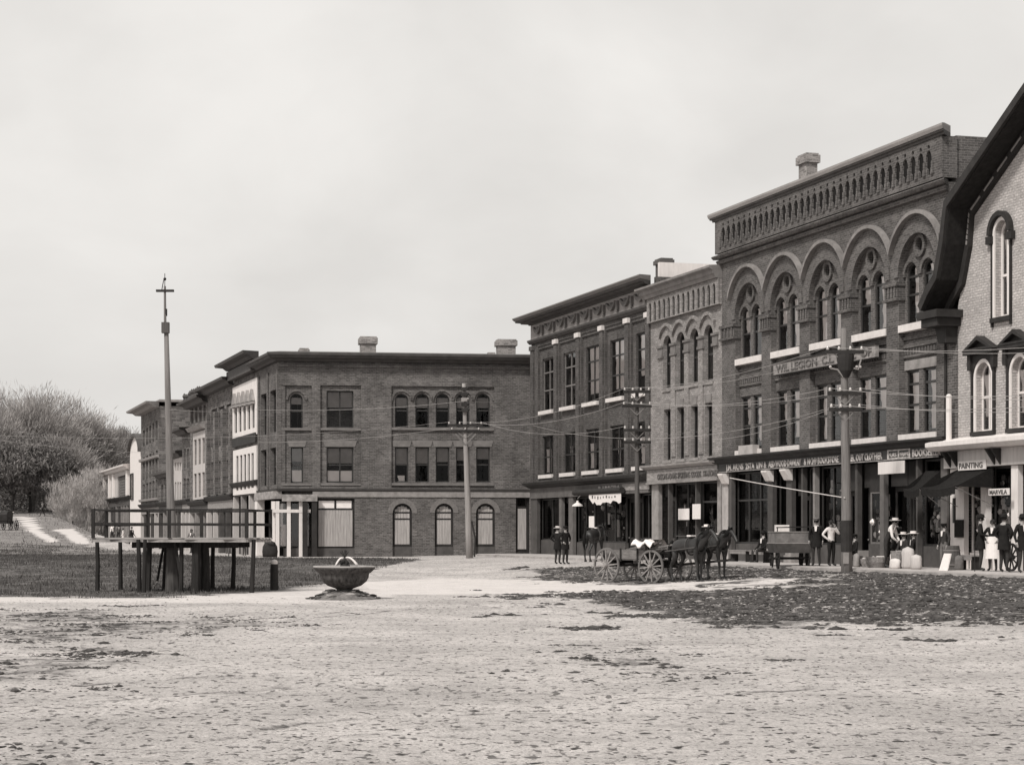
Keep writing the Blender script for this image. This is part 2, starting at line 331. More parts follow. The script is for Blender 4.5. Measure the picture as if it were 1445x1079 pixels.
for pts in ([(22, 222), (44, 222), (62, 180), (86, 158), (70, 156), (40, 185)], [(72, 190), (104, 192), (126, 160), (126, 152), (106, 154), (84, 182)]):
    PATHS.append([tuple(AT(px, 0, Y)[:2]) for px, Y in pts])
Ys = [11.0]
while Ys[-1] < 130: Ys.append(Ys[-1]*1.0046)
while Ys[-1] < 320: Ys.append(Ys[-1]+1.5)
while Ys[-1] < 1500: Ys.append(Ys[-1]*1.09)
Xs = list(np.arange(-9, 9, .065)); a = 9.0; st = .065
while a < 40: st = min(st*1.03, .3); Xs += [a, -a-.065] if False else [a]; Xs.insert(0, -a); a += st
while a < 900: st *= 1.12; Xs.append(a); Xs.insert(0, -a); a += st
Xs = np.array(sorted(set(np.round(Xs, 4)))); Ys = np.array([-300, -60, 0, 6]+Ys)
gx, gy = np.meshgrid(Xs, Ys); Xf = gx.ravel(); Yf = gy.ravel()
mud = np.maximum.reduce([soft(Xf, Yf, p, 4.0, 2.2, 6) for p in (MUD1, MUD2)]+[soft(Xf, Yf, p, 3, 1.3, 6)*.5 for p in (MUD3, MUD3b, MUD4, MUD5)]+[soft(Xf, Yf, MUD6, .8, .6)*.35])
gr = np.maximum(soft(Xf, Yf, GRASS, 2.0, 1.6), soft(Xf, Yf, GRASS_HILL, 2.5, 5)); far = ss(125, 140, Yf)*ss(0, 1, (Xf < 300)*1.0); gr = np.maximum(gr*np.where(Yf > 130, .62, 1), ss(150, 260, Yf)*.7)
pale = np.maximum(soft(Xf, Yf, PALE, 1.0, 2), soft(Xf, Yf, PALE2, .7, 2)*.9)
path = np.maximum.reduce([soft(Xf, Yf, p, .8, 2) for p in PATHS])
RUTS = [W2(p) for p in ([(-60, 914), (300, 917), (480, 924), (620, 921), (950, 906), (1500, 898)], [(-60, 922), (300, 926), (500, 933), (700, 930), (950, 913), (1500, 905)], [(-60, 893), (250, 882), (400, 870), (600, 853), (860, 844)], [(-60, 899), (250, 888), (420, 874), (600, 857), (880, 849)], [(-60, 975), (400, 948), (900, 962), (1500, 935)], [(-60, 1000), (400, 966), (900, 982), (1500, 950)], [(700, 846), (1000, 880), (1500, 892)], [(640, 849), (1000, 889), (1500, 902)], [(60, 1079), (500, 1010), (1000, 1000), (1500, 1040)])]
rut = np.zeros(Xf.shape)
for pl in RUTS:
    dm = np.full(Xf.shape, 9.0); wx = Xf+(fbm(Xf, Yf, 4, 3, 61)-.5)*.8; wy = Yf+(fbm(Xf, Yf, 4, 3, 62)-.5)*.8
    for (ax, ay), (bx, by) in zip(pl[:-1], pl[1:]):
        dx, dy = bx-ax, by-ay; t = np.clip(((wx-ax)*dx+(wy-ay)*dy)/(dx*dx+dy*dy), 0, 1); dm = np.minimum(dm, np.hypot(wx-ax-t*dx, wy-ay-t*dy))
    rut = np.maximum(rut, np.exp(-(dm/.16)**2)*ss(.35, .6, fbm(Xf, Yf, 3, 3, 63)))
nearw = ss(34, 15, Yf); midw = ss(120, 30, Yf); inx = ss(11, 8, np.abs(Xf))
Z = height(Xf, Yf)+(fbm(Xf, Yf, 5, 3, 1)-.5)*.10*midw+(fbm(Xf, Yf, .9, 3, 5)-.5)*.045*ss(70, 25, Yf)*ss(20, 10, np.abs(Xf))+((fbm(Xf, Yf*1.0, .26, 3, 9)-.5)*.03)*ss(40, 18, Yf)*inx
r_ = 1-np.abs(fbm(Xf+3, Yf, .33, 2, 21)-.5)*2; Z -= np.clip(r_-.86, 0, 1)*.11*ss(40, 18, Yf)*inx
Z -= rut*.035; mud = np.maximum(mud, rut*.55)
Z += mud*(fbm(Xf, Yf, .5, 3, 31)-.5)*.12*ss(100, 60, Yf)
me = bpy.data.meshes.new('ground'); nx, ny = len(Xs), len(Ys)
co = np.stack([Xf, Yf, Z], 1); me.vertices.add(len(co)); me.vertices.foreach_set('co', co.ravel())
ii = (np.arange(ny-1)[:, None]*nx+np.arange(nx-1)[None, :]).ravel(); q = np.stack([ii, ii+1, ii+1+nx, ii+nx], 1).astype(np.int32)
me.loops.add(q.size); me.loops.foreach_set('vertex_index', q.ravel()); me.polygons.add(len(q)); me.polygons.foreach_set('loop_start', np.arange(0, q.size, 4, dtype=np.int32))
me.update(); me.polygons.foreach_set('use_smooth', [True]*len(q))
for nm, ar in (('mud', mud), ('grass', gr), ('pale', pale), ('path', path)):
    at = me.attributes.new(nm, 'FLOAT', 'POINT'); at.data.foreach_set('value', ar.astype(np.float32))
link('ground', me, None, kind='structure')
m, nt, p = newmat('ground_dirt'); me.materials.append(m); p.inputs['Roughness'].default_value = .95; p.inputs['Specular IOR Level'].default_value = .1
def N(t, **k):
    n = nt.nodes.new(t)
    for a, b in k.items(): setattr(n, a, b)
    return n
tcn = N('ShaderNodeTexCoord')
def noise(sc, det=6, ro=.6, st=(1, 1, 1), dist=0):
    mp_ = N('ShaderNodeMapping'); mp_.inputs['Scale'].default_value = st; L(nt, tcn.outputs['Object'], mp_.inputs[0])
    n = N('ShaderNodeTexNoise'); n.inputs['Scale'].default_value = sc; n.inputs['Detail'].default_value = det; n.inputs['Roughness'].default_value = ro; n.inputs['Distortion'].default_value = dist
    L(nt, mp_.outputs[0], n.inputs['Vector']); return n.outputs[0]
def rng_(x, a, b, c, d):
    r = N('ShaderNodeMapRange'); r.inputs[1].default_value = a; r.inputs[2].default_value = b; r.inputs[3].default_value = c; r.inputs[4].default_value = d; L(nt, x, r.inputs[0]); return r.outputs[0]
def math_(op, a, b):
    n = N('ShaderNodeMath', operation=op); n.use_clamp = op != 'MULTIPLY'
    for i, x in enumerate((a, b)):
        if isinstance(x, (int, float)): n.inputs[i].default_value = x
        else: L(nt, x, n.inputs[i])
    return n.outputs[0]
def attr(n_): n = N('ShaderNodeAttribute'); n.attribute_name = n_; return n.outputs['Fac']
def mixc(f, a, b):
    n = N('ShaderNodeMix', data_type='RGBA'); 
    if isinstance(f, float): n.inputs[0].default_value = f
    else: L(nt, f, n.inputs[0])
    for i, x in ((6, a), (7, b)):
        if isinstance(x, tuple): n.inputs[i].default_value = x
        else: L(nt, x, n.inputs[i])
    return n.outputs[2]
big = noise(.35, 6, .6); fine = noise(6, 8, .7); mid = noise(1.6, 6, .65); vf = noise(28, 5, .7)
dirt = mixc(rng_(big, .35, .65, 0, 1), g(.42), g(.6))
dirt = mixc(rng_(mid, .56, .74, 0, .55), dirt, g(.2)); dirt = mixc(rng_(fine, .52, .68, 0, .6), dirt, g(.2)); dirt = mixc(rng_(vf, .5, .66, 0, .7), dirt, g(.2)); dirt = mixc(rng_(vf, .44, .3, 0, .6), dirt, g(.78))
print_shade = noise(6.5, 2.5, .5, (1.3, .8, 1)); dirt = mixc(rng_(print_shade, .585, .64, 0, .85), dirt, g(.10)); st1 = noise(1, 5, .6, (.22, 1.3, 1)); dirt = mixc(rng_(st1, .55, .72, 0, .45), dirt, g(.27))  # dark dashes paint hoof-print shade into the dirt colour
dirt = mixc(math_('MULTIPLY', attr('pale'), rng_(mid, .3, .6, 1, .6)), dirt, g(.66))
grs = mixc(rng_(fine, .35, .65, 0, 1), g(.035), g(.11)); grs = mixc(rng_(mid, .5, .66, 0, .8), grs, g(.24)); grs = mixc(rng_(big, .45, .7, 0, .7), grs, g(.2))
cl = mixc(rng_(vf, .42, .6, 0, 1), g(.03), g(.15)); cl = mixc(rng_(fine, .56, .66, 0, .8), cl, g(.36))
mm = rng_(math_('ADD', math_('MULTIPLY', attr('mud'), .75), math_('MULTIPLY', rng_(mid, .3, .7, 0, 1), .35)), .42, .68, 0, 1)
mm = math_('MULTIPLY', mm, rng_(attr('mud'), 0, .2, 0, 1))
c = mixc(mm, dirt, cl); c = mixc(rng_(math_('ADD', math_('MULTIPLY', attr('grass'), .8), math_('MULTIPLY', fine, .3)), .42, .75, 0, 1), c, grs); c = mixc(rng_(math_('ADD', math_('MULTIPLY', attr('path'), .8), math_('MULTIPLY', fine, .3)), .4, .75, 0, .9), c, g(.62))
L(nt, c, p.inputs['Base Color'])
b1 = N('ShaderNodeBump'); b1.inputs['Strength'].default_value = .8; b1.inputs['Distance'].default_value = .08; L(nt, fine, b1.inputs['Height'])
b2 = N('ShaderNodeBump'); b2.inputs['Strength'].default_value = .7; b2.inputs['Distance'].default_value = .03; L(nt, vf, b2.inputs['Height']); L(nt, b1.outputs[0], b2.inputs['Normal']); L(nt, b2.outputs[0], p.inputs['Normal'])
KD = np.array(Z).reshape(ny, nx)
def gz(X, Y):
    i = np.clip(np.searchsorted(Xs, X)-1, 0, nx-2); j = np.clip(np.searchsorted(Ys, Y)-1, 0, ny-2)
    fx = (X-Xs[i])/(Xs[i+1]-Xs[i]); fy = (Y-Ys[j])/(Ys[j+1]-Ys[j])
    return (KD[j, i]*(1-fx)+KD[j, i+1]*fx)*(1-fy)+(KD[j+1, i]*(1-fx)+KD[j+1, i+1]*fx)*fy
def npmesh(name, V, Fc, mat, **tags):
    me = bpy.data.meshes.new(name); V = np.asarray(V, np.float32); Fc = np.asarray(Fc, np.int32); k = Fc.shape[1]
    me.vertices.add(len(V)); me.vertices.foreach_set('co', V.ravel()); me.loops.add(Fc.size); me.loops.foreach_set('vertex_index', Fc.ravel())
    me.polygons.add(len(Fc)); me.polygons.foreach_set('loop_start', np.arange(0, Fc.size, k, dtype=np.int32)); me.materials.append(mat); me.update(); me.validate()
    return link(name, me, tags.pop('parent', None), **tags)
def sampleN(poly, n, amp=1.2, s=2.0, thr=.0, seed=0):
    P = np.array(poly); lo, hi = P.min(0)-amp*2, P.max(0)+amp*2; o = []; t = 0
    while t < n:
        q = rng.uniform(lo, hi, (n*3, 2)); X, Y = q[:, 0], q[:, 1]
        k = inpoly(X+(fbm(X, Y, s, 4, 50+seed)-.5)*amp*3, Y+(fbm(X, Y, s, 4, 90+seed)-.5)*amp*6, poly) & (fbm(X, Y, s*.7, 4, 130+seed) > thr+rng.uniform(-.12, .12, len(X)))
        o.append(q[k]); t += k.sum()
    return np.concatenate(o)[:n]
def sample(poly, n):
    P = np.array(poly); lo, hi = P.min(0), P.max(0); o = []
    while sum(len(x) for x in o) < n:
        q = rng.uniform(lo, hi, (n*3, 2)); o.append(q[inpoly(q[:, 0], q[:, 1], poly)])
    return np.concatenate(o)[:n]
OCT = np.array([(1, 0, 0), (0, 1, 0), (-1, 0, 0), (0, -1, 0), (0, 0, 1), (0, 0, -.6)], float); OF = np.array([(0, 1, 4), (1, 2, 4), (2, 3, 4), (3, 0, 4), (1, 0, 5), (2, 1, 5), (3, 2, 5), (0, 3, 5)])
def lumps(name, xy, s, mat, label, flat=.42):
    n = len(xy); v = OCT[None]*(1+rng.uniform(-.35, .35, (n, 6, 3))); th = rng.uniform(0, 6.28, n); c, si = np.cos(th)[:, None], np.sin(th)[:, None]
    v = np.stack([v[..., 0]*c-v[..., 1]*si, v[..., 0]*si+v[..., 1]*c, v[..., 2]*flat], -1)*s[:, None, None]
    v[..., 0] *= rng.uniform(.8, 2.2, (n, 1)); v[..., 0] += xy[:, :1]; v[..., 1] += xy[:, 1:2]; v[..., 2] += gz(xy[:, 0], xy[:, 1])[:, None]+s[:, None]*.1
    f = (OF[None]+np.arange(n)[:, None, None]*6).reshape(-1, 3)
    return npmesh(name, v.reshape(-1, 3), f, mat, kind='stuff', label=label, cat='dirt')
CLOD = M('dark_clod_soil_and_shade', .07, .95, .7, scale=4); CLODL = M('dry_clod_soil', .30, .95, .4, scale=1.5); STR = M('pale_straw_litter', .3, .9, .6, scale=5)
xy = np.concatenate([sampleN(MUD1, 20000, 2.5, 2, .5), sampleN(MUD1, 12000, 5.0, 1.5, .54, 5), sampleN(MUD2, 5000, 1.5, 3, .42)]); lumps('mud_clods', xy, rng.gamma(1.6, .017, len(xy))+.015, CLOD, 'dark trampled mud clods on the square before the shops')
xy = np.concatenate([sampleN(MUD1, 20000, 2.6, 2, .45), sampleN(MUD2, 5000, 2, 3)]); lumps('straw_litter', xy, rng.gamma(1.4, .011, len(xy))+.008, STR, 'pale straw and chips strewn over the trampled mud', .4)
xy = np.concatenate([sampleN(MUD3, 2200, 2.4, 1.2, .56), sampleN(MUD3b, 1500, 2.4, 1.2, .56), sampleN(MUD4, 1300, 2.4, 1.2, .57), sampleN(MUD5, 500, 2, .8, .57), sampleN(MUD6, 80, .8, .6, .5)]); lumps('rut_clods', xy, rng.gamma(1.5, .009, len(xy))+.007, CLOD, 'dark clods along the wheel ruts of the square')
FG = [(-9, 15), (9, 15), (17, 62), (-15, 62)]; q = rng.uniform(0, 1, (16000, 2)); yy = 15+(q[:, 1]**1.6)*45; xx = (q[:, 0]-.5)*.52*yy*1.02
s_ = rng.gamma(1.3, .0045, 16000)+.003; keep = fbm(xx, yy, 2.2, 3, 77) > .42
lumps('loose_clods', np.stack([xx, yy], 1)[keep], s_[keep], CLODL, 'small loose earth clods scattered over the bare dirt square', .35)
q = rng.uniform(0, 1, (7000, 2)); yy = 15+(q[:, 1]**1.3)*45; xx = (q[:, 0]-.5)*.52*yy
lumps('hoofprint_shade_lumps', np.stack([xx, yy], 1), rng.gamma(1.3, .006, 7000)+.003, CLOD, 'dark small lumps imitating the shade in hoof prints over the dirt', .3)  # dark lumps stand in for shade in hoof prints and small holes
# grass blades
GRM = M('dry_grass', .085, .9, .5, scale=.7); 
def blades(name, xy, h, mat, label):
    n = len(xy); th = rng.uniform(0, 6.28, n); w = h*.18; z = gz(xy[:, 0], xy[:, 1]); c, s = np.cos(th)*w, np.sin(th)*w; lx, ly = rng.normal(0, .3, n)*h, rng.normal(0, .3, n)*h
    v = np.stack([np.stack([xy[:, 0]-c, xy[:, 1]-s, z-.01], 1), np.stack([xy[:, 0]+c, xy[:, 1]+s, z-.01], 1), np.stack([xy[:, 0]+lx, xy[:, 1]+ly, z+h], 1)], 1)
    return npmesh(name, v.reshape(-1, 3), np.arange(3*n).reshape(-1, 3), mat, kind='stuff', label=label, cat='grass')
xy = sampleN(GRASS, 90000, .7, 1.5, .42); blades('grass', xy, (rng.gamma(3, .014, len(xy))+.02)*(.5+fbm(xy[:, 0], xy[:, 1], 2.5, 3, 8)), GRM, 'short rough grass on the common under the bandstand')
xy = sample(GRASS_HILL, 16000); xy = xy[::2]; xy = xy[~(inpoly(xy[:, 0], xy[:, 1], PATHS[0]) | inpoly(xy[:, 0], xy[:, 1], PATHS[1]))]; blades('hill_grass', xy, rng.gamma(3, .025, len(xy))+.03, GRM, 'rough grass on the slope below the trees')
# pavements
CONC = M('pale_pavement_stone', .42, .9, .2, scale=1.2)
RF = rowfac(750, A0, .65)
m = MB(); uE = RF.P(1445)+14
m.box(-.5, uE, -3.1, .35, -.5, -.004); m.build('pavement', CONC, None, kind='structure'); o = COL.objects[-1] if False else bpy.data.objects['pavement']; o.location = RF.w(0); o.rotation_euler.z = RF.rz
m = MB(); m.box(-.4, uE, -3.3, -3.104, -.5, -.03); o = m.build('kerb', M('kerb_stone', .33, .9, .3), None, kind='structure'); o.location = RF.w(0); o.rotation_euler.z = RF.rz
# ---------------------------------------------------------------- buildings of the right-hand row
def storefront(b, fc, items, H, y=.26, sash=SASH, fl=-.02):
    for it in items:
        k = it[0]; u0, u1 = fc.P(it[1]), fc.P(it[2])
        if k == 'post':
            zt = it[4] if len(it) > 4 else H; m = MB(); m.box(u0, u1, it[5] if len(it) > 5 else -.03, .16, fl, zt); m.build('post', it[3], b)
        elif k == 'win':      # px0 px1 zb zt cols rails board
            zb, zt = it[3], it[4]; cols = it[5] if len(it) > 5 else 1; rails = it[6] if len(it) > 6 else ()
            window(b, u0, u1, zb, zt, y, cols=cols, rails=rails, fm=it[8] if len(it) > 8 else sash, board=it[7] if len(it) > 7 else None, gm=GSH)
            MB().box(u0, u1, y-.08, y+.12, fl, zb-.004).build('stall_riser', it[9] if len(it) > 9 else TRIM2, b)
            if zt < H-.05: MB().box(u0, u1, y-.03, y+.12, zt+.004, H).build('transom_board', TRIM, b)
        elif k == 'door':
            zt = it[3]; d = MB(); d.holed(outl(u0+.02, u1-.02, fl+.02, zt), [outl(u0+.16, u1-.16, .95, zt-.18)], y+.15, y+.21, True); dd = d.build('door', it[4] if len(it) > 4 else TRIM, b)
            q = MB(); q.poly(outl(u0+.16, u1-.16, .95, zt-.18), y+.18); q.build('pane', GSH, dd); MB().ball((u0+.1, y+.1, .95), .035, 6, 4).build('handle', METAL, dd)
            MB().box(u0, u1, y-.01, y+.21, zt+.004, H).build('transom_board', TRIM, b)
def panels(fc, b, mat, outer, pan, wins, y1=.16, th=.3):
    """front sheet with recessed panels; window holes inside the panels or straight in the front sheet"""
    loose = [w for w in wins if w[0] is None]; m = MB()
    m.holed(outer, [outl(*p) if not isinstance(p[0], tuple) else p for p in pan]+[w[1] for w in loose], 0, th)
    m.build('wall', mat, b)
    for i, p in enumerate(pan):
        hl = [w[1] for w in wins if w[0] == i]; o = outl(*p) if not isinstance(p[0], tuple) else p
        m = MB(); m.holed(o, hl, y1, th-.002); m.build('recessed_panel', mat, b)
# ---- E: tall building with five great arches
fE = rowfac(1019, A0, .65); uL = 0; uR = fE.P(1338); HE = 15.79-.65
bE = E('commercial_block', 'tallest dark brick block with five great round arches over paired windows', 'building', fE.w(0), fE.rz)
edges = [(1037.5, 1075), (1087.5, 1128), (1143, 1186), (1204, 1251.5), (1268, 1322)]
bays = [(fE.P(a), fE.P(b)) for a, b in edges]
c_ = [(a+b)/2 for a, b in bays]; pit = (c_[4]-c_[0])/4; c_ = [c_[0]+k*pit for k in range(5)]; hw = sum(b-a for a, b in bays)/10; 
SP = 10.42; RI = hw
out_ = [(uL, 4.3), (uR, 4.3), (uR, 13.3), (uL, 13.3)]
bots = 4.52
wl = MB(); wl.holed(out_, [outl(c-hw, c+hw, bots, SP+RI, True, 20) for c in c_], 0, .45); wl.build('wall', BR_E, bE)
nich = []; NN = 33; un0, un1 = uL+.55, uR-.55; pn = (un1-un0)/NN
for k in range(NN):
    c = un0+pn*(k+.5); w = pn*.38
    nich.append([(c-w*.55, 13.64), (c+w*.55, 13.64), (c+w*.55, 13.86), (c+w, 13.92)]+[(c+w*math.cos(math.pi*t/6), 14.12+w*math.sin(math.pi*t/6)*1.7) for t in range(7)]+[(c-w, 13.92), (c-w*.55, 13.86)])
dots = [[(un0+pn*(k+.5)+.09*math.cos(t*math.pi/4), 14.60+.09*math.sin(t*math.pi/4)) for t in range(8)] for k in range(NN)]
m = MB(); m.holed([(uL-.1, 13.42), (uR+.1, 13.42), (uR+.1, 14.84), (uL-.1, 14.84)], nich+dots, -.3, -.232); m.build('corbel_table', BR_E, bE)
m = MB(); m.box(uL-.09, uR+.09, -.219, .3, 13.42, 14.84); m.build('frieze_core', BR_E, bE); MB().box(un0-.1, un1+.1, -.2315, -.2195, 13.5, 14.8).build('niche_shade_back', M('niche_shade_brick', .015), bE)  # near-black backing paints the deep shade inside the niches
m = MB()
for k in range(NN+1):
    c = un0+pn*k; q = MB(); q.box(c-pn*.15, c+pn*.15, -.36, -.304, 13.62, 13.74); q.box(c-pn*.1, c+pn*.1, -.34, -.304, 13.742, 14.1); q.build('corbel', BR_E, bE)
for z in (13.06, 13.26): cornice(bE, uL, uR, [(-.02, z-.09), (.30 if z > 13.1 else .16, z-.07), (.38 if z > 13.1 else .22, z+.04), (.34 if z > 13.1 else .18, z+.09), (-.02, z+.09)], BR_E, 'string_course')
cornice(bE, uL, uR, [(-.2, 14.845), (.33, 14.85), (.34, 14.93), (.42, 14.95), (.44, 15.0), (-.2, 15.01)], TRIM2, 'cornice_bed')
cornice(bE, uL, uR, [(-.2, 15.013), (.46, 15.015), (.5, 15.12), (.5, 15.2), (.3, 15.24), (-.2, 15.26)], M('pale_tin_cornice', .27, .6, .2, stretch=(.3, 1, 3)))
for k, c in enumerate(c_):
    # recessed back wall with lancets, roundel and lower windows
    lw = .47; lc = (c-.80, c+.46); hl = []
    for q in lc: hl.append(outl(q-lw, q+lw, 8.70, SP+.46, True, 10)); hl.append(outl(q-lw, q+lw, 4.76, 7.05))
    hl.append([(c-.17+.3*math.cos(t*math.pi/6), SP+1.02+.32*math.sin(t*math.pi/6)) for t in range(12)])
    m = MB(); m.holed(outl(c-hw+.003, c+hw-.003, bots, SP+RI-.003, True, 20), hl, .24, .6); m.build('recessed_panel', BR_E, bE)
    for q in lc:
        cu = (q+.02, q+lw-.1, 9.0, SP+.36) if random.random() < .9 else None
        w = window(bE, q-lw, q+lw, 8.70, SP+.46, .30, True, rails=(9.75, SP-.02), curtain_and_reflection=(q+random.uniform(-.2, .05), q+lw-.06, 8.8+random.choice([0, 0, .95]), SP+.3))  # pale sheet puts the reflected sky into the lancet panes
        w = window(bE, q-lw, q+lw, 4.76, 7.05, .30, rails=(5.8, 6.55), curtain_and_reflection=(q+random.uniform(-.15, .1), q+lw-.06, 4.9+random.choice([0, .2, .9]), 6.95))
        m = MB(); r0, r1 = lw+.02, lw+.17      # small hood over each lancet
        ol = [(q+r1*math.cos(math.pi*t/10), SP+r1*math.sin(math.pi*t/10)) for t in range(11)]; il = [(q+r0*math.cos(math.pi*t/10), SP+r0*math.sin(math.pi*t/10)) for t in range(10, -1, -1)]
        m.holed(ol+il, [], .15, .238); m.build('small_hood', BR_E, bE)
    m = MB(); m.holed([(c-.17+.42*math.cos(t*math.pi/8), SP+1.02+.42*math.sin(t*math.pi/8)) for t in range(16)], [[(c-.17+.27*math.cos(t*math.pi/8), SP+1.02+.27*math.sin(t*math.pi/8)) for t in range(16)]], .14, .238); m.build('roundel', BR_E, bE)
    MB().box(c-.47, c+.13, .36, .42, SP+.7, SP+1.34).build('roundel_back', TRIM, bE)
    MB().box(c-hw+.004, c+hw-.004, -.04, .238, 8.42, 8.68).build('sill', STONE, bE); MB().box(c-hw+.004, c+hw-.004, -.04, .238, 4.53, 4.74).build('sill', STONE, bE)
    m = MB()
    for z in (7.5, 7.85, 8.15): m.box(c-hw+.01, c+hw-.01, .16, .239, z, z+.1)
    for t in range(12): m.box(c-hw+.1+t*(2*hw-.2)/12, c-hw+.1+(t+.5)*(2*hw-.2)/12, .16, .239, 7.62, 7.8)
    m.build('brick_panel_band', BR_E, bE)
    m = MB(); m.box(c-hw+.05, c+hw-.05, .2, .239, 7.06, 7.40); m.build('lintel', GSTONE if k == 4 else BR_E, bE)
    m = MB()                                # great hood mould
    R1 = 2.22; a0 = math.acos(min(1, (pit/2)/R1)); R0 = R1-.13; n = 18
    ol = [(c+R1*math.cos(a0+(math.pi-2*a0)*t/n), SP+R1*math.sin(a0+(math.pi-2*a0)*t/n)) for t in range(n+1)]
    a1 = math.acos(min(1, (pit/2-.0)/R0)) if R0 > pit/2 else 0
    il = [(c+R0*math.cos(a1+(math.pi-2*a1)*t/n), SP+R0*math.sin(a1+(math.pi-2*a1)*t/n)) for t in range(n, -1, -1)]
    ol = [(x, z) for x, z in ol]; il = [(max(c-pit/2+.01, min(c+pit/2-.01, x)), z) for x, z in il]; ol = [(max(c-pit/2+.01, min(c+pit/2-.01, x)), z) for x, z in ol]
    m.holed(ol+il, [], -.2, -.003); m.build('hood_mould', M('worn_pressed_brick', .21, var=.3), bE)
    m = MB(); ol = [(c+(hw+.32)*math.cos(math.pi*t/20), SP+(hw+.32)*math.sin(math.pi*t/20)) for t in range(21)]; il = [(c+hw*math.cos(math.pi*t/20), SP+hw*math.sin(math.pi*t/20)) for t in range(20, -1, -1)]
    ol = [(max(c-pit/2+.01, min(c+pit/2-.01, x)), z) for x, z in ol]
    m.holed(ol+il, [], -.05, -.002); m.build('arch_ring', BR_E, bE)
for k in range(6):
    a = (c_[k-1]+hw if k else uL-.0)+0; b = (c_[k]-hw if k < 5 else uR)
    m = MB(); m.box(a-.06, b+.06, -.14, .3, 10.12, 10.26); m.box(a-.06, b+.06, -.14, .3, 9.6, 9.7); m.box(a-.02, b+.02, -.07, .3, 9.705, 10.115)
    for t in range(4): x = a+(b-a)*(t+.5)/4; m.box(x-.05, x+.05, -.12, -.075, 9.72, 10.1)
    m.build('impost', BR_E, bE)
cornice(bE, uL, uR-.05, [(-.02, 4.0), (.12, 4.02), (.2, 4.2), (.34, 4.26), (.36, 4.36), (.5, 4.44), (.5, 4.5), (-.02, 4.56)], TRIM, 'shop_cornice')
MB().box(uL, uR, -.06, .3, 3.86, 4.0).build('sign_fascia', TRIM, bE)
sg = MB().box(uL+.1, uR-.3, -.2, -.07, 3.82, 4.34-.1).build('sign_board', SIGNK, bE)
m = MB(); m.box(uL+.1, uR-.3, -.215, -.202, 3.84, 3.86); m.build('sign_border', LETW, sg)
def sgn(px0, px1, s, mat, fc, par, z, size, d=.205, track=None): 
    u0, u1 = fc.P(px0, d=d), fc.P(px1, d=d); return text(s, size, mat, par, (u0, -d-.01, z), u1-u0)
for a, b, s in ((1025, 1082, 'J.M. AR.NS  2STA  LIN &'), (1085, 1131, 'AED WOOD DAWLRY'), (1135, 1184, '& 10 249 BOOKSTORE'), (1197, 1245, 'T.EL. OUT CLOTHIER'), (1288, 1328, 'BOOKSELLER')): sgn(a, b, s, LETW, fE, sg, 3.90, .36)
u0, u1 = fE.P(1252, d=.22), fE.P(1284, d=.22)
p = MB(); p.holed(outl(u0, u1, 3.86, 4.22), [outl(u0+.1, (u0+u1)/2-.05, 3.92, 4.16), outl((u0+u1)/2+.05, u1-.1, 3.92, 4.16)], -.225, -.205); p.build('sign_panel', LETW, sg)
sgn(1255, 1265.5, 'FURS', LETW, fE, sg, 3.95, .2); sgn(1270, 1282, 'WRAPS', LETW, fE, sg, 3.95, .2)
ZS = 3.8
IRON = M('painted_iron_column', .07, .6, .2)
storefront(bE, fE, [('post', 1020, 1028, M('pale_worn_pilaster', .36, var=.3)), ('post', 1029, 1033, TRIM2),
 ('win', 1033, 1083, .75, ZS, 3, (2.6,)), ('post', 1084, 1091, IRON), ('win', 1092, 1110, .75, ZS, 1), ('post', 1110.5, 1118, IRON), ('door', 1118.5, 1131, 2.7, TRIM2), ('post', 1131.5, 1134, IRON), ('win', 1134.5, 1148, .75, ZS, 1), ('post', 1148, 1151, M('grey_iron_column', .2)),
 ('win', 1151.5, 1185, .75, ZS, 2), ('door', 1186, 1203, 2.8), ('post', 1207.5, 1211, IRON), ('door', 1211.5, 1219, 2.9), ('win', 1219.5, 1242, .8, 2.75, 1, (), None, M('brown_door_frame', .18)), ('post', 1242.5, 1248, M('grey_wood_pilaster', .13)),
 ('door', 1249, 1272, 2.9), ('door', 1273, 1293, 2.9), ('post', 1293.5, 1296, TRIM2), ('win', 1296.5, 1328, .75, ZS, 1, (2.75,)), ('post', 1328.5, 1337.5, M('grey_wood_pilaster', .13))], ZS)
for px in (1088, 1114.5, 1026): # white capitals
    u = fE.P(px); m = MB(); m.prof(u-.28, u+.28, [(0, 3.32), (.14, 3.36), (.34, 3.72), (.34, 3.79), (0, 3.79)], 0, 0); m.build('capital', WHITE, bE)
for px in (1088, 1114.5, 1209): 
    u = fE.P(px); m = MB(); m.box(u-.35, u+.35, -.12, .36, -.02, .3); m.box(u-.28, u+.28, -.08, .36, .303, .55); m.build('column_base', M('grey_column_base', .3), bE)
body(bE, uL, uR, HE-.2, 16, BR_E, [3.95, 7.9])
ch0 = fE.P(1127, d=-3); ch1 = fE.P(1150, d=-3); chimney(bE, ch0, ch0+.85, 3, 3.5, 14.2, fE.P(1135, 217, -3)[1], .42)
pp = fE.P(1343)
m = MB(); m.box(uR-.35, uR+.28, -.02, .3, -.1, 13.3); 
# banner sign on the piers
u0, u1 = fE.P(1093, d=.15), fE.P(1237, d=.15); bs = E('banner_sign', 'long faded grey name board fixed across the brick piers between the upper floors', 'sign', fE.w(u0), fE.rz)
w_ = u1-u0; MB().box(0, w_, -.2, -.06, 7.68, 8.13).build('board', SIGNG, bs); m = MB(); m.box(-.03, w_+.03, -.24, -.04, 8.133, 8.18); m.box(-.03, w_+.03, -.22, -.05, 7.64, 7.677); m.build('moulding', TRIM, bs)
text('WIL LEGION  C.L. HALL  OF', .42, LETK, bs, (.3, -.215, 7.76), w_-.6)
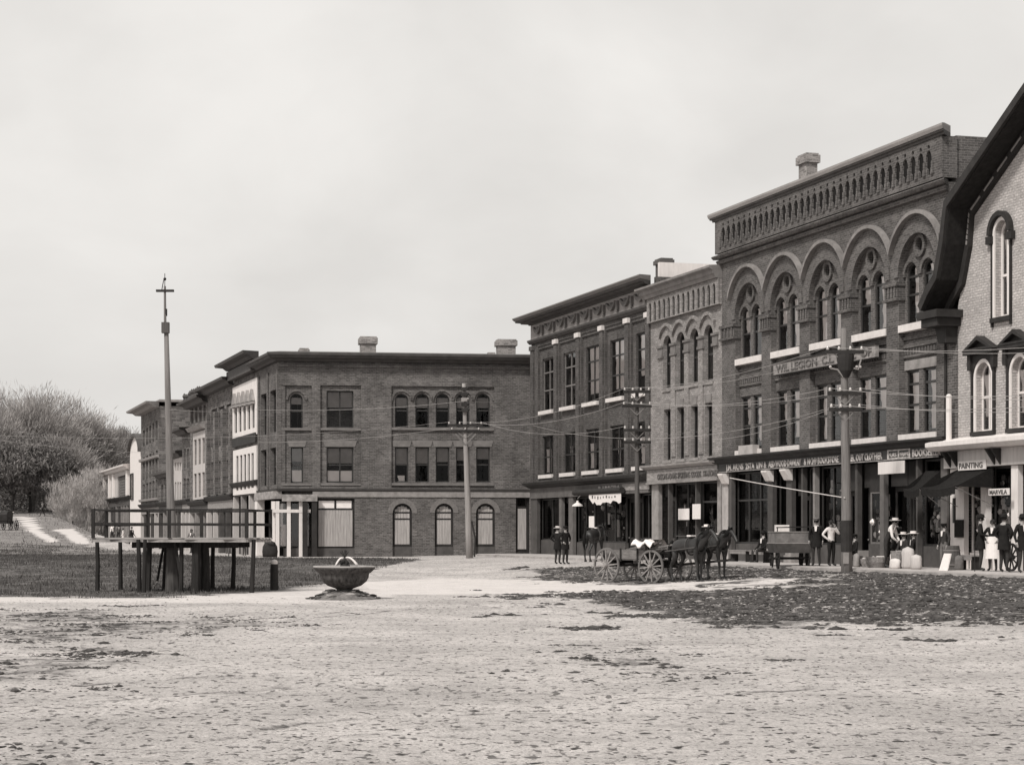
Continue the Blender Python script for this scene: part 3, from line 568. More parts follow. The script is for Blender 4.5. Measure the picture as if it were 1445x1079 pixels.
# ---- D: buff brick building with four arched windows
fD = rowfac(918, A0, .65); uR = fD.P(1019)-.01
bD = E('narrow_commercial_block', 'narrow buff brick building with four slim arched windows between the two dark blocks', 'building', fD.w(0), fD.rz)
cols_ = [(935.5, 947.4), (954.5, 966), (973, 985.5), (993, 1006.4)]; cs = [sum(fD.P(x) for x in c)/2 for c in cols_]; pd = (cs[3]-cs[0])/3; cs = [cs[0]+pd*k for k in range(4)]; r = .56
m = MB(); m.holed([(0, 4.4), (uR, 4.4), (uR, 12.9), (0, 12.9)], [outl(c-r, c+r, 8.0, 10.5, True, 12) for c in cs]+[outl(c-r*.82, c+r*.82, 4.62, 7.0) for c in cs], 0, .4); m.build('wall', BR_D, bD)
for c in cs:
    window(bD, c-r, c+r, 8.0, 10.5, .2, True, rails=(9.2,)); window(bD, c-r*.82, c+r*.82, 4.62, 7.0, .2, rails=(5.8,))
    MB().box(c-r-.06, c+r+.06, -.06, .24, 7.84, 7.99).build('sill', BR_D, bD); MB().box(c-r-.0, c+r+.0, -.05, .24, 4.48, 4.61).build('sill', GSTONE, bD)
    m = MB(); R1, R0, n, z = 1.0, .86, 14, 10.0; R1 = 1.08; a0 = math.acos(pd/2/R1)
    ol = [(c+R1*math.cos(a0+(math.pi-2*a0)*t/n), z+R1*math.sin(a0+(math.pi-2*a0)*t/n)) for t in range(n+1)]; a0 = math.acos(min(1, (pd/2-.02)/.93)); il = [(c+.93*math.cos(a0+(math.pi-2*a0)*t/n), z+.93*math.sin(a0+(math.pi-2*a0)*t/n)) for t in range(n, -1, -1)]
    m.holed(ol+il, [], -.12, -.003); m.build('hood_mould', BR_D, bD)
    m = MB(); m.holed([(c-.35, 7.02), (c+.35, 7.02), (c+.42, 7.4), (c-.42, 7.4)], [], -.03, -.003); m.build('lintel', M('dull_brick_lintel', .2), bD)
for k in range(5):
    x = cs[0]-pd/2+pd*k; m = MB(); m.box(x-.33, x+.33, -.12, -.003, 9.95, 10.05); m.box(x-.3, x+.3, -.06, -.003, 9.6, 9.945); m.box(x-.34, x+.34, -.1, -.003, 9.48, 9.595); m.build('impost', M('carved_capital', .17), bD)
    if k in (1, 2, 3): MB().box(x-.28, x+.28, -.05, -.002, 4.75, 9.47).build('pilaster', BR_D, bD)
ND = 14; ps = (uR-.3)/ND; hl = []
for k in range(ND):
    c = .15+ps*(k+.5); w = ps*.27; hl.append([(c-w, 11.3), (c+w, 11.3)]+[(c+w*math.cos(math.pi*t/6), 12.0+w*1.3*math.sin(math.pi*t/6)) for t in range(7)])
m = MB(); m.holed([(0, 11.25), (uR, 11.25), (uR, 12.4), (0, 12.4)], hl, -.2, -.122); m.build('corbel_table', BR_D, bD)
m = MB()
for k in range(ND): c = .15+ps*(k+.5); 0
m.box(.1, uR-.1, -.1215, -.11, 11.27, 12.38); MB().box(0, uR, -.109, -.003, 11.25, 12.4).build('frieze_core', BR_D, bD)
m.build('slot_shade_back', M('slot_shade_brick', .02), bD)  # near-black colour imitates shade at the back of the corbel slots
cornice(bD, 0, uR, [(-.02, 12.405), (.3, 12.41), (.36, 12.55), (.42, 12.6), (.45, 12.75), (.62, 12.85), (.62, 12.95), (-.02, 13.0)], M('grey_tin_cornice', .2), r=0)
cornice(bD, 0, uR, [(-.02, 4.2), (.25, 4.22), (.4, 4.33), (.42, 4.42), (-.02, 4.46)], M('grey_shop_cornice', .3), 'shop_cornice', r=0)
sg = MB().box(.0, uR-.1, -.2, .2, 3.6, 4.195).build('sign_board', SIGNG, bD); sgn(928, 1014, 'ORSONS ADAMS SPORTING GOODS . STATIONER', LETK, fD, sg, 3.72, .38)
m = MB(); m.box(-.03, uR-.05, -.24, .2, 3.52, 3.597); m.build('sign_moulding', GSTONE, sg)
storefront(bD, fD, [('post', 920.5, 930, GSTONE), ('door', 932, 943, 2.9, TRIM2), ('post', 943.5, 945, TRIM2), ('win', 946, 982, .8, 3.5, 2), ('post', 982, 983.5, TRIM2), ('win', 984, 1012, .8, 3.5, 1, (2.6,)), ('post', 1013, 1018, GSTONE)], 3.5)
body(bD, 0, uR, 13.0, 15, BR_D, [3.7, 7.5])
# ---- C: dark block with white sills and swag frieze
fC = rowfac(750, A0, .65); uR = fC.P(918)-.01
bC = E('commercial_block', 'dark brick block with white sills, pilasters and a swagged frieze under a deep cornice', 'building', fC.w(0), fC.rz)
wp = [(761.7, 779), (789.5, 807.9), (820, 839), (855.4, 875.7), (893.8, 916)]; pil = [(750, 757.5), (780.6, 786.7), (808.9, 814.5), (841, 847), (878.5, 886.8)]
us = [(fC.P(a), fC.P(b)) for a, b in wp]; pc = ((us[4][0]+us[4][1])-(us[0][0]+us[0][1]))/8; c0 = (us[0][0]+us[0][1])/2; cs = [c0+pc*k for k in range(5)]; hw_ = sum(b-a for a, b in us)/10; 
pan = []; wins = []
for k, c in enumerate(cs):
    pan.append((c-pc/2+.42, min(c+pc/2-.42, uR-.15), 4.3, 11.75)); wins += [(k, outl(c-hw_, c+hw_, 8.05, 11.0)), (k, outl(c-hw_, c+hw_, 4.45, 6.65))]
panels(fC, bC, BR_C, [(0, 4.0), (uR, 4.0), (uR, 12.2), (0, 12.2)], pan, wins, .14, .4)
for k, c in enumerate(cs):
    def cur(zb, zt): return (c+random.uniform(-.5, .1), c+hw_-.15, zb+random.uniform(0, .6), zt) 
    window(bC, c-hw_, c+hw_, 8.05, 11.0, .24, cols=2, rails=(9.2, 10.2), fm=SASHL if k < 2 else SASH, sill=.32, curtain_and_reflection=(c-.75+.15*(k % 2), c+hw_-.1, 8.9 if k == 4 else 8.5, 10.9) if k > 1 else None)  # pale sheets imitate sky reflection in the right-hand upper windows
    window(bC, c-hw_, c+hw_, 4.45, 6.65, .24, cols=2, rails=(5.45,), sill=.32, curtain_and_reflection=(c-.2 if k % 2 else c-.7, c+.1, 4.6, 5.9))
    m = MB(); m.box(c-pc/2+.42, c+pc/2-.42, .05, .139, 11.58, 11.745); m.box(c-.12, c+.12, .1, .139, 11.0, 11.3); m.build('brick_dentil', BR_C, bC)
for k in range(6):
    x = min(cs[0]-pc/2+pc*k, uR-.25) if k else .3
    MB().box(x-.28, x+.28, -.09, -.002, 4.05, 11.6).build('pilaster', BR_C, bC); m = MB(); m.box(x-.33, x+.33, -.16, -.002, 11.603, 11.85); m.build('pilaster_cap', STONE if k else BR_C, bC)
cornice(bC, 0, uR, [(-.02, 11.95), (.1, 11.97), (.2, 12.1), (.22, 12.2), (-.02, 12.22)], TRIM2, 'string_course', r=0)
MB().box(0, uR, -.05, .3, 12.225, 13.05).build('frieze', M('painted_frieze', .3, var=.15), bC)
NS = 9; psw = (uR-.6)/NS; SWM = M('swag_relief', .14)
for k in range(NS):
    c = .5+psw*(k+.5); ol = []; n = 10
    for t in range(n+1): x = -1+2*t/n; ol.append((c+x*psw*.34, 12.86-.42*(1-x*x)))
    il = [(c+(-1+2*t/n)*psw*.30, 12.90-.22*(1-(-1+2*t/n)**2)) for t in range(n, -1, -1)]
    m = MB(); m.holed(ol+il, [], -.20, -.053); m.ball((c, -.13, 12.78), (.16, .1, .1), 6, 4); m.box(c+psw*.44-.09, c+psw*.44+.09, -.2, -.053, 12.42, 12.86); m.ball((c+psw*.44, -.15, 12.36), (.07, .07, .12), 6, 4); m.build('swag', SWM, bC)
cornice(bC, 0, uR, [(-.02, 13.055), (.12, 13.06), (.16, 13.12), (.48, 13.16), (.52, 13.22), (.74, 13.25), (.78, 13.33), (-.02, 13.34)], TRIM2, 'cornice_bed', r=1)
cornice(bC, 0, uR, [(-.02, 13.343), (.8, 13.345), (.86, 13.42), (.9, 13.47), (.9, 13.52), (-.02, 13.62)], METAL, r=1)
cornice(bC, 0, uR, [(-.02, 3.72), (.15, 3.74), (.3, 3.86), (.42, 3.9), (.45, 4.02), (-.02, 4.1)], TRIM, 'shop_cornice', r=0)
sg = MB().box(0, uR-.05, -.1, .2, 3.14, 3.715).build('sign_board', M('brown_sign_paint', .12), bC); sgn(845, 875, 'B. UNVZRA', M('grey_sign_lettering', .42), fC, sg, 3.34, .36, .105)
u0, u1 = fC.P(878, d=.12), fC.P(916, d=.12); MB().box(u0, u1, -.125, -.103, 3.3, 3.62).build('sign_panel', SIGNG, sg)
storefront(bC, fC, [('post', 750.02, 758.5, TRIM2), ('win', 759, 789, .8, 3.1, 2, (), None), ('post', 789.5, 793, M('grey_wood_pilaster', .13)), ('door', 793.5, 802, 2.8, TRIM2), ('post', 803, 809, M('grey_wood_pilaster', .13)), ('win', 809.5, 832, .7, 3.1, 2), ('win', 832.5, 877, .7, 3.1, 3, (), None), ('door', 877.5, 897, 2.9), ('post', 897, 899, TRIM2), ('win', 899.5, 917.5, .9, 3.1, 2)], 3.15)
body(bC, 0, uR, 13.6, 15, BR_C, [3.4, 7.2])
u0 = fC.P(925, d=-4); chimney(bC, u0, u0+.9, 4, 4.6, 12.9, fC.P(930, 365, -4)[1], .3, M('dark_chimney_brick', .1))
MB().box(fC.P(918)-.6, fC.P(918)-.35, .6, 6, 13.1, 14.3).build('parapet_flashing', WHITE, bC)
# ---- F: cream brick gable building
fF = rowfac(1338, A0, .65); gl = fF.P(1352); 
bF = E('gabled_building', 'cream brick building with a sweeping dark gable roof and pedimented windows at the far right', 'building', fF.w(0), fF.rz)
pts = [fF.P(*p) for p in ((1350, 432), (1358, 400), (1367, 350), (1372, 300), (1445, 195))]
sl_ = (pts[4][1]-pts[3][1])/(pts[4][0]-pts[3][0]); WF = 12.6; cm_ = gl+WF/2; pk = pts[3][1]+sl_*(cm_-pts[3][0])
left = [(gl, -.1)]+[(gl, pts[0][1]+.0)]
prof_l = pts[:4]; apex = (cm_, pk); prof_r = [(2*cm_-x, z) for x, z in reversed(prof_l)]
wall = [(gl, 4.0), (2*cm_-gl, 4.0), (2*cm_-gl, pts[0][1])]+[(x, z) for x, z in prof_r[::-1][::-1]][::-1][::-1]
wall = [(gl, 4.0), (2*cm_-gl, 4.0)]+[(max(min(x, 2*cm_-gl), gl), z) for x, z in prof_r[::-1]]+[apex]+[(max(x, gl), z) for x, z in prof_l[::-1]]
# make outline counter-clockwise: bottom, right side up, apex, left side down
def fz(p): return fF.P(*p)
ua, ub = fF.P(1405), fF.P(1424); wa = (ua, ub, fz((1413, 447))[1], fz((1413, 311))[1])
lows = []
wa1 = (fF.P(1378), fF.P(1400), fz((1390, 608))[1], fz((1389, 511))[1]); step = fF.P(1439)-fF.P(1389)
for k in range(3): lows.append((wa1[0]+k*step*1.02, wa1[1]+k*step*1.02, wa1[2], wa1[3]))
ups = [wa, (wa[0]+step*1.55, wa[1]+step*1.55, wa[2], wa[3])]
m = MB(); m.holed(wall, [outl(*w, True, 12) for w in ups+lows], 0, .4); m.build('wall', BR_F, bF)
for w in ups:
    window(bF, *w, .2, True, cols=2, rails=((w[2]+w[3])/2-.2,), fm=WHITE, fw=.09, curtain_and_reflection=(w[0]+.3, w[1]-.15, w[2]+.2, w[3]-.6)); MB().box(w[0]-.2, w[1]+.2, -.12, .19, w[2]-.16, w[2]-.004).build('sill', TRIM, bF)
    c = (w[0]+w[1])/2; r = (w[1]-w[0])/2; z = w[3]-r; m = MB(); m.holed([(c+(r+.30)*math.cos(math.pi*t/14), z+(r+.30)*math.sin(math.pi*t/14)) for t in range(15)]+[(c+(r+.14)*math.cos(math.pi*t/14), z+(r+.14)*math.sin(math.pi*t/14)) for t in range(14, -1, -1)], [], -.18, -.003)
    for s in (-1, 1): m.box(c+s*(r+.24)-.16, c+s*(r+.24)+.16, -.16, -.004, z-.28, z-.02)
    m.build('hood_mould', TRIM, bF)
    m = MB(); m.holed(outl(w[0]-.12, w[1]+.12, w[2], w[3]+.12, True), [outl(w[0], w[1], w[2]+.001, w[3], True)], -.05, -.002); m.build('surround', WHITE, bF)
    m = MB(); m.box(w[0]-.2, w[0]-.125, -.08, -.003, w[2]-.3, z-.3); m.box(w[1]+.125, w[1]+.2, -.08, -.003, w[2]-.3, z-.3); m.build('dark_edge', TRIM, bF)
for w in lows:
    c = (w[0]+w[1])/2; r = (w[1]-w[0])/2
    window(bF, *w, .2, True, cols=2, rails=(w[2]+1.15,), fm=WHITE, fw=.07, rise=None, curtain_and_reflection=(w[0]+.2, w[1]-.15, w[2]+.5, w[3]-.4)); MB().box(w[0]-.25, w[1]+.25, -.12, .19, w[2]-.14, w[2]-.004).build('sill', TRIM, bF)
    m = MB(); m.holed(outl(w[0]-.12, w[1]+.12, w[2], w[3]+.12, True), [outl(w[0], w[1], w[2]+.001, w[3], True)], -.05, -.002); m.build('surround', WHITE, bF)
    zt = w[3]+.28; m = MB(); m.box(w[0]-.45, w[1]+.45, -.28, -.003, zt, zt+.12); m.holed([(c-r-.5, zt+.124), (c+r+.5, zt+.124), (c, zt+.6)], [[(c-r-.15, zt+.2), (c+r+.15, zt+.2), (c, zt+.46)]], -.3, -.004, True); m.holed([(c-r-.15, zt+.2), (c+r+.15, zt+.2), (c, zt+.46)], [], -.1, -.004)
    for s in (-1, 1): m.box(c+s*(r+.26)-.1, c+s*(r+.26)+.1, -.16, -.004, zt-.5, zt-.003); m.box(c+s*(r+.2)-.05, c+s*(r+.2)+.05, -.09, -.004, w[2], zt-.503)
    m.holed([(c-r-.15, zt-.003), (c-r-.15, zt-.35)]+[(c-(r+.13)*math.cos(math.pi*t/10), w[3]-r+(r+.13)*math.sin(math.pi*t/10)) for t in range(1, 10)]+[(c+r+.15, zt-.35), (c+r+.15, zt-.003)], [], -.08, -.005)
    m.build('pediment', TRIM, bF)
# dark corner pier between the two buildings
MB().box(.0+.004, gl-.003, -.03, .4, 4.0, pts[0][1]-.3).build('corner_pier', BR_Q, bF)
# roof shell swept through the depth of the building
OV = .85; lo = (gl-.55, pts[0][1]-.22)
chain = [(gl-.62, pts[0][1]-.1)]+[(x-.0, z) for x, z in prof_l]+[apex]; chain[1] = (pts[0][0]-.12, pts[0][1]+.02+.12)
chain = [(pts[0][0]-.75, pts[0][1]-.15), (pts[0][0]-.25, pts[0][1]+.35)]+[(x, z+.1) for x, z in prof_l[1:]]+[(apex[0], apex[1]+.1)]
full = chain+[(2*cm_-x, z) for x, z in chain[::-1][1:]]
def thick(ch, t):
    o = []
    for i, p in enumerate(ch):
        a = ch[max(i-1, 0)]; b = ch[min(i+1, len(ch)-1)]; dx, dz = b[0]-a[0], b[1]-a[1]; l = math.hypot(dx, dz); o.append((p[0]-dz/l*t, p[1]+dx/l*t))
    return o
th = thick(full, .3); m = MB(); m.holed(full+th[::-1], [], -OV, 14, True); m.build('roof', SLATE, bF)
th = thick(full, .16); m = MB(); f2 = thick(full, -.02); m.holed([(x, z) for x, z in thick(full, .34)]+thick(full, .05)[::-1], [], -OV-.12, -OV-.003, True); m.build('fascia_board', TRIM, bF)
f3 = thick(full, -.28); f4 = thick(full, -.02); m = MB(); m.holed(f4+f3[::-1], [], -.16, -.003, True); m.build('frieze_board', TRIM, bF)
f3 = thick(full, -.18); f4 = thick(full, -.12)
for i in range(4, len(full)//2+1):
    a, b, c, d = f3[i-1], f3[i], f4[i], f4[i-1]; n = 6
    for t in range(n):
        s0, s1 = (t+.15)/n, (t+.85)/n; q = lambda A, B, s: (A[0]+(B[0]-A[0])*s, A[1]+(B[1]-A[1])*s)
        m = MB(); m.holed([q(a, b, s0), q(a, b, s1), q(d, c, s1), q(d, c, s0)], [], -.19, -.163); m.build('frieze_panel', GSTONE, bF)
z = pts[0][1]
m = MB(); m.box(gl-1.1, gl+.35, -OV-.15, .3, z-.42, z-.16); m.box(gl-.95, gl+.2, -OV-.05, .3, z-.7, z-.424); m.holed([(gl-.55, z-1.25), (gl-.02, z-1.25), (gl+.0, z-.704), (gl-.8, z-.704)], [], -.45, .0-.005); m.build('eave_bracket', TRIM, bF)
body(bF, gl, 2*cm_-gl, pts[0][1]-.6, 14, BR_Q, [4.0, 7.7], roofh=pts[0][1]-1)
ur = 2*cm_-gl
cornice(bF, -.5, ur, [(-.02, 4.0), (.45, 4.02), (.55, 4.1), (.62, 4.16), (.62, 4.3), (-.02, 4.45)], WHITE, 'shop_cornice', l=0)
MB().box(-.1, ur, -.12, .4, 3.42, 4.0-.004).build('shop_fascia', CREAM, bF)
for px in (1334, 1343, 1396, 1404):
    u = fF.P(px, d=.3); m = MB(); m.add([(u, -.13, 3.45), (u, -.13, 3.98), (u, -.5, 3.98), (u+.08, -.13, 3.45), (u+.08, -.13, 3.98), (u+.08, -.5, 3.98)], [(0, 1, 2), (5, 4, 3), (0, 3, 4, 1), (1, 4, 5, 2), (2, 5, 3, 0)]); m.build('cornice_bracket', TRIM, bF)
WOODW = WHITE
storefront(bF, fF, [('post', 1339, 1349, WHITE, 3.4, .05), ('post', 1349.5, 1361, WHITE, 3.4, -.02), ('win', 1361.5, 1384, .55, 3.4, 1, (), None, WHITE, WHITE), ('post', 1385, 1393, WHITE, 2.9), ('win', 1393.5, 1427, .6, 3.4, 1, (), None, SASH, WHITE), ('post', 1428, 1437.5, WHITE), ('door', 1438, 1462, 2.9, TRIM), ('post', 1463, 1470, WHITE), ('win', 1471, 1520, .6, 3.4, 2, (), None, WHITE, WHITE), ('post', 1521, 1530, WHITE)], 3.4)
m = MB(); m.box(fF.P(1530), ur, 0, .4, -.1, 3.41); m.build('shop_wall', BR_F, bF)
m = MB(); m.box(-.14, .0, .05, .3, -.1, 4); m.build('shop_corner', TRIM, bF)
MB().box(fF.P(1345.5), fF.P(1348), -.04, .045, 1.55, 2.4).build('door_slot', SIGNK, bF)
# pale pipe standing on the cornice
pp_ = E('vent_pipe', 'short pale pipe standing on the white shop cornice beside the drainpipe', 'pipe', fF.w(fF.P(1339, d=.3), -.3), fF.rz); MB().tube([(0, 0, 4.3), (0, 0, fF.P(1339, 560, .3)[1])], .1, 10).build('tube', WHITE, pp_); MB().ball((0, 0, fF.P(1339, 560, .3)[1]), .11, 8, 5).build('pipe_cap', WHITE, pp_)
dp = MB().tube([(0, 0, 4.5), (0, 0, 9.4), (.15, .05, 9.9)], .05, 8).build('drainpipe', TRIM, None, label='thin dark drainpipe running down the joint of dark and cream brick', cat='pipe'); dp.location = fF.w(-.05, -.08); dp.rotation_euler.z = fF.rz
# ---------------------------------------------------------------- B: corner block facing the square
eB = np.array([.9888, .1495]); eB /= np.linalg.norm(eB); fB = Fac(B0, eB, .45); uR = fB.P(749.6)
bB = E('corner_block', 'long three-storey brick corner block with boarded ground floor, facing straight across the square', 'building', fB.w(0), fB.rz)
def zB(px, py, d=0): return fB.P(px, py, d)[1]
def rB(a, b, t, bt): c = (a+b)/2; return (fB.P(a), fB.P(b), zB(c, bt), zB(c, t))
up5 = [(557.5, 576.5), (586.5, 606), (615.4, 634.7), (644, 663), (672.5, 692)]
pan = [rB(552.4, 697.7, 545, 688), rB(452, 509.4, 543.5, 686), rB(396.5, 440, 543.5, 686)]
uw, lw_ = [rB(a, b, 555, 602.7) for a, b in up5], [rB(a, b, 630.5, 680) for a, b in up5]
dbl = [rB(461, 499, 551, 603), rB(461, 499, 630.5, 680.5)]; sg1 = [rB(409.4, 427.5, 555, 604.5), rB(410.5, 428, 630.5, 681)]
ar3 = [rB(554, 581.7, 710, 785.3), rB(613.5, 640, 710, 785.3), rB(671.7, 698.8, 710, 785.3)]
SF = rB(447.5, 499.5, 703, 774); bt = -.1
wins = [(0, outl(*w, True)) for w in uw]+[(0, outl(*w)) for w in lw_]+[(1, outl(*w)) for w in dbl]+[(2, outl(*sg1[0], True)), (2, outl(*sg1[1]))]
zs = zB(560, 693); zt = zB(560, 512)
panels(fB, bB, BR_B, [(0, zs), (uR, zs), (uR, zt), (0, zt)], pan, wins, .14, .4)
for w in uw: window(bB, *w, .3, True, rails=((w[2]+w[3])/2,), blind=.42, gm=GFR)
for k, w in enumerate(lw_): window(bB, *w, .3, rails=((w[2]+w[3])/2,), blind=.5-.04*k, gm=GFR, curtain_and_reflection=(w[0]+.25, w[1]-.2, w[2]+.05, w[2]+.4) if k in (0,) else None)
for k, w in enumerate(dbl): window(bB, *w, .3, cols=2, rails=((w[2]+w[3])/2,), blind=.45, gm=GFR, curtain_and_reflection=(w[0]+.08, w[1]-.08, w[2]+.08, w[2]+.7) if k else None)
window(bB, *sg1[0], .3, True, rails=((sg1[0][2]+sg1[0][3])/2,), blind=.3, gm=GFR); window(bB, *sg1[1], .3, rails=((sg1[1][2]+sg1[1][3])/2,), blind=.4, curtain_and_reflection=(sg1[1][0]+.08, sg1[1][1]-.08, sg1[1][2]+.06, sg1[1][2]+.75))
for i, (a, b) in enumerate(((552.4, 697.7), (452, 509.4), (396.5, 440))):
    u0, u1 = fB.P(a), fB.P(b)
    for py in (603.5, 681.5): z = zB((a+b)/2, py); MB().box(u0+.01, u1-.01, .02, .139, z-.14, z).build('sill_course', M('dull_stone_sill', .17), bB)
for ws, r_ in ((uw, 1), (sg1[:1], 1)):
    for w in ws:
        c = (w[0]+w[1])/2; r = (w[1]-w[0])/2; z = w[3]-r; m = MB()
        m.holed([(c+(r+.26)*math.cos(math.pi*t/12), z+(r+.26)*math.sin(math.pi*t/12)) for t in range(13)]+[(c+(r+.13)*math.cos(math.pi*t/12), z+(r+.13)*math.sin(math.pi*t/12)) for t in range(12, -1, -1)], [], .06, .138); m.build('hood_mould', BR_B, bB)
for w in lw_+dbl[1:]+sg1[1:]: m = MB(); m.holed([(w[0]-.1, w[3]+.02), (w[1]+.1, w[3]+.02), (w[1]+.2, w[3]+.38), (w[0]-.2, w[3]+.38)], [], .115, .138); m.build('lintel', M('dull_brick_lintel2', .18), bB)
# ground floor
zg = zs-.004; u1c = fB.P(440)
m = MB(); u_sf0, u_sf1 = fB.P(446.5), fB.P(500.5); ud0, ud1 = fB.P(728), fB.P(749.4)
rect = [(u_sf0, -.09), (u_sf1, -.09), (u_sf1, zB(470, 703)), (u_sf0, zB(470, 703))]
m.holed([(u_sf1, -.6), (ud0, -.6), (ud0, zg), (u_sf1, zg)], [outl(*[w[0], w[1], -.05, w[3]], True) for w in ar3], 0, .4)
m.box(u1c+.3, u_sf0, 0, .4, -.6, zg); m.box(u_sf0, u_sf1, 0, .4, rect[2][1], zg); m.box(u_sf0, u_sf1, 0, .4, -.6, -.1); m.box(ud0, uR, 0, .4, zB(740, 700), zg); m.box(ud1-.1, uR, 0, .4, -.6, zB(740, 700)); m.build('wall', BR_B, bB)
for w in ar3:
    z1 = w[3]; zp = zB(640, 771); window(bB, w[0], w[1], zp, z1, .18, True, rails=(zB(640, 732), zB(640, 723)), board=5, fw=.14, fm=TRIM)
    MB().box(w[0]+.01, w[1]-.01, .16, .28, -.05, zp-.004).build('door_panel', M('dull_brown_panel', .09), bB)
    c = (w[0]+w[1])/2; r = (w[1]-w[0])/2; z = w[3]-r; m = MB(); m.holed([(c+(r+.3)*math.cos(math.pi*t/12), z+(r+.3)*math.sin(math.pi*t/12)) for t in range(13)]+[(c+(r+.0)*math.cos(math.pi*t/12), z+(r+.0)*math.sin(math.pi*t/12)) for t in range(12, -1, -1)], [], -.03, -.002); m.build('arch_ring', M('worn_arch_brick', .17, scale=9), bB)
sfz0, sfz1, sft = zB(470, 773), zB(470, 718), zB(470, 703)
w = window(bB, u_sf0+.02, u_sf1-.02, sfz0, rect[2][1]-.01, .15, cols=2, rails=(sfz1,), fm=TRIM, fw=.12)
for k in range(12): a = u_sf0+.12+k*(u_sf1-u_sf0-.24)/12; MB().box(a+.004, a+(u_sf1-u_sf0-.24)/12-.004, .10, .13, sfz0+.1, sfz1-.06).build('board', BOARD, w)
for k in range(2): a = (u_sf0+u_sf1)/2+(k-1)*((u_sf1-u_sf0)/2-.13)+.02*k; MB().box(a+(.04 if k else 0), a+(u_sf1-u_sf0)/2-.2, .17, .18, sfz1+.06, rect[2][1]-.12).build('blind', CLOTH_REFL, w)
MB().box(u_sf0, u_sf1, .1, .3, -.09, sfz0-.004).build('stall_riser', M('dull_brown_panel', .09), bB)
w = window(bB, ud0+.02, ud1-.14, zB(740, 780)+.1, zB(740, 700)-.02, .15, rails=(zB(740, 715),), fm=TRIM, fw=.1)
for k in range(4): a = ud0+.13+k*(ud1-ud0-.4)/4; MB().box(a, a+(ud1-ud0-.4)/4-.008, .11, .14, zB(740, 778)+.15, zB(740, 716)-.05).build('board', BOARD, w)
MB().box(ud0, ud1-.12, .1, .3, -.09, zB(740, 780)+.08).build('stall_riser', TRIM, bB)
cornice(bB, 0, uR, [(-.02, zs-.0), (.1, zs+.01), (.16, zs+.14), (-.02, zs+.18)], TRIM2, 'string_course', r=0)
cornice(bB, fB.P(441), uR, [(-.02, zs-.35), (.06, zs-.34), (.07, zs-.02), (-.02, zs-.01)], GSTONE, 'stone_band', l=0, r=0)
# cornice over both faces
zc = zt; 
cornice(bB, 0, uR, [(-.02, zc-.32), (.07, zc-.3), (.1, zc-.15), (-.02, zc-.13)], BR_B, 'string_course', r=0)
cpr = [(-.1, zc-.0), (.2, zc+.02), (.3, zc+.12), (.55, zc+.2), (.62, zc+.34), (.68, zc+.36), (.7, zc+.5), (-.1, zc+.62)]
cornice(bB, 0, uR, cpr, TRIM2, r=0)
# corner shop with angled canopy, white posts
m = MB(); zf = zs-.35; m.box(.2, u1c+.3, -.45, .1, zf-.25, zf+.15); m.build('canopy_board', M('peeling_grey_board', .3, var=.5, scale=3), bB)
for px, d in ((391.5, .2), (407.5, .2), (424.5, .2), (385.5, .0)):
    u = fB.P(px, d=d); MB().box(u-.11, u+.11, -d-.05, -d+.1, -.0, zf-.25).build('post', WHITE, bB)
for px in (430.5, 443.5): u = fB.P(px, d=.35); MB().box(u-.15, u+.15, -.4, -.15, -.1, zf-.25).build('post', TRIM, bB)
u0, u1 = fB.P(383, d=.2), fB.P(438, d=.2); MB().box(u0, u1, -.27, -.16, zB(410, 723), zB(410, 718.5)).build('transom_bar', WHITE, bB)
for a, b in ((394, 406.5), (410, 423), (427, 438)): window(bB, fB.P(a), fB.P(b), zB(410, 772), zf-.3, .25, rails=(zB(410, 720),), fm=TRIM, curtain_and_reflection=(fB.P(a)+.15, fB.P(b)-.1, zB(410, 771), zB(410, 740)) if a != 410 else None)
MB().box(.3, u1c+.29, .12, .4, -.1, zB(410, 773)).build('stall_riser', M('dull_brown_panel', .09), bB)
MB().box(.3, u1c+.32, .36, .5, zf-.29, zg).build('shop_head', BR_B, bB)
m = MB(); m.box(1.2, uR, 2.2, 13, -.6, zt-.0); m.box(1.2, uR, 13, 13.3, zt, zt+.3); m.box(uR-.3, uR, .4, 2.19, -.5, zt-.01); m.build('side_wall', BR_B, bB)
m = MB(); m.box(1.3, uR-.31, 2.1, 2.19, -.3, zt-.1)
for z in (3.6, 7.4): m.box(.9, uR-.31, .5, 2.09, z-.1, z+.1)
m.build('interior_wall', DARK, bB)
MB().box(.2, uR, .2, 13.2, zt+.02, zt+.1).build('roof', ROOFM, bB)
for a, b, ty, cap in ((507, 533, 474.5, .45), (701, 730, 478.5, .4), (421.5, 437, 491, .2)):
    d = -5; u0, u1 = fB.P(a, d=d), fB.P(b, d=d); ch = None
    chimney(bB, u0+.1, u1-.1, 5, 6, zt, fB.P((a+b)/2, ty, d)[1], cap)
u0, u1 = fB.P(689, d=-5), fB.P(699, d=-5); MB().box(u0, u1, 5, 5.6, zt, fB.P(694, 497, -5)[1]).build('roof_curb', BR_CH, bB)
before = set(bB.children)
fL = rowfac(365.2, B0, .45); wL = fL.P(393)
cols_ = [(367.8, 377), (381, 390)]
def rL(f, a, b, t, bt): c = (a+b)/2; return (f.P(a), f.P(b), f.P(c, bt)[1], f.P(c, t)[1])
zu = (fL.P(379, 612)[1], fL.P(379, 553)[1]); zl = (fL.P(379, 685)[1], fL.P(379, 633)[1]); hs = [(fL.P(a), fL.P(b), *z) for a, b in cols_ for z in (zu, zl)]
panels(fL, bB, BR_B, [(0, zs), (wL-.003, zs), (wL-.003, zt), (0, zt)], [], [(None, outl(*h)) for h in hs], th=.4)
for h in hs: window(bB, *h, .25, cols=2, rails=((h[2]+h[3])/2,))
cornice(bB, 0, wL-.05, cpr, TRIM2, r=1, l=1); cornice(bB, 0, wL-.02, [(-.02, zs), (.1, zs+.01), (.16, zs+.14), (-.02, zs+.18)], TRIM2, 'string_course')
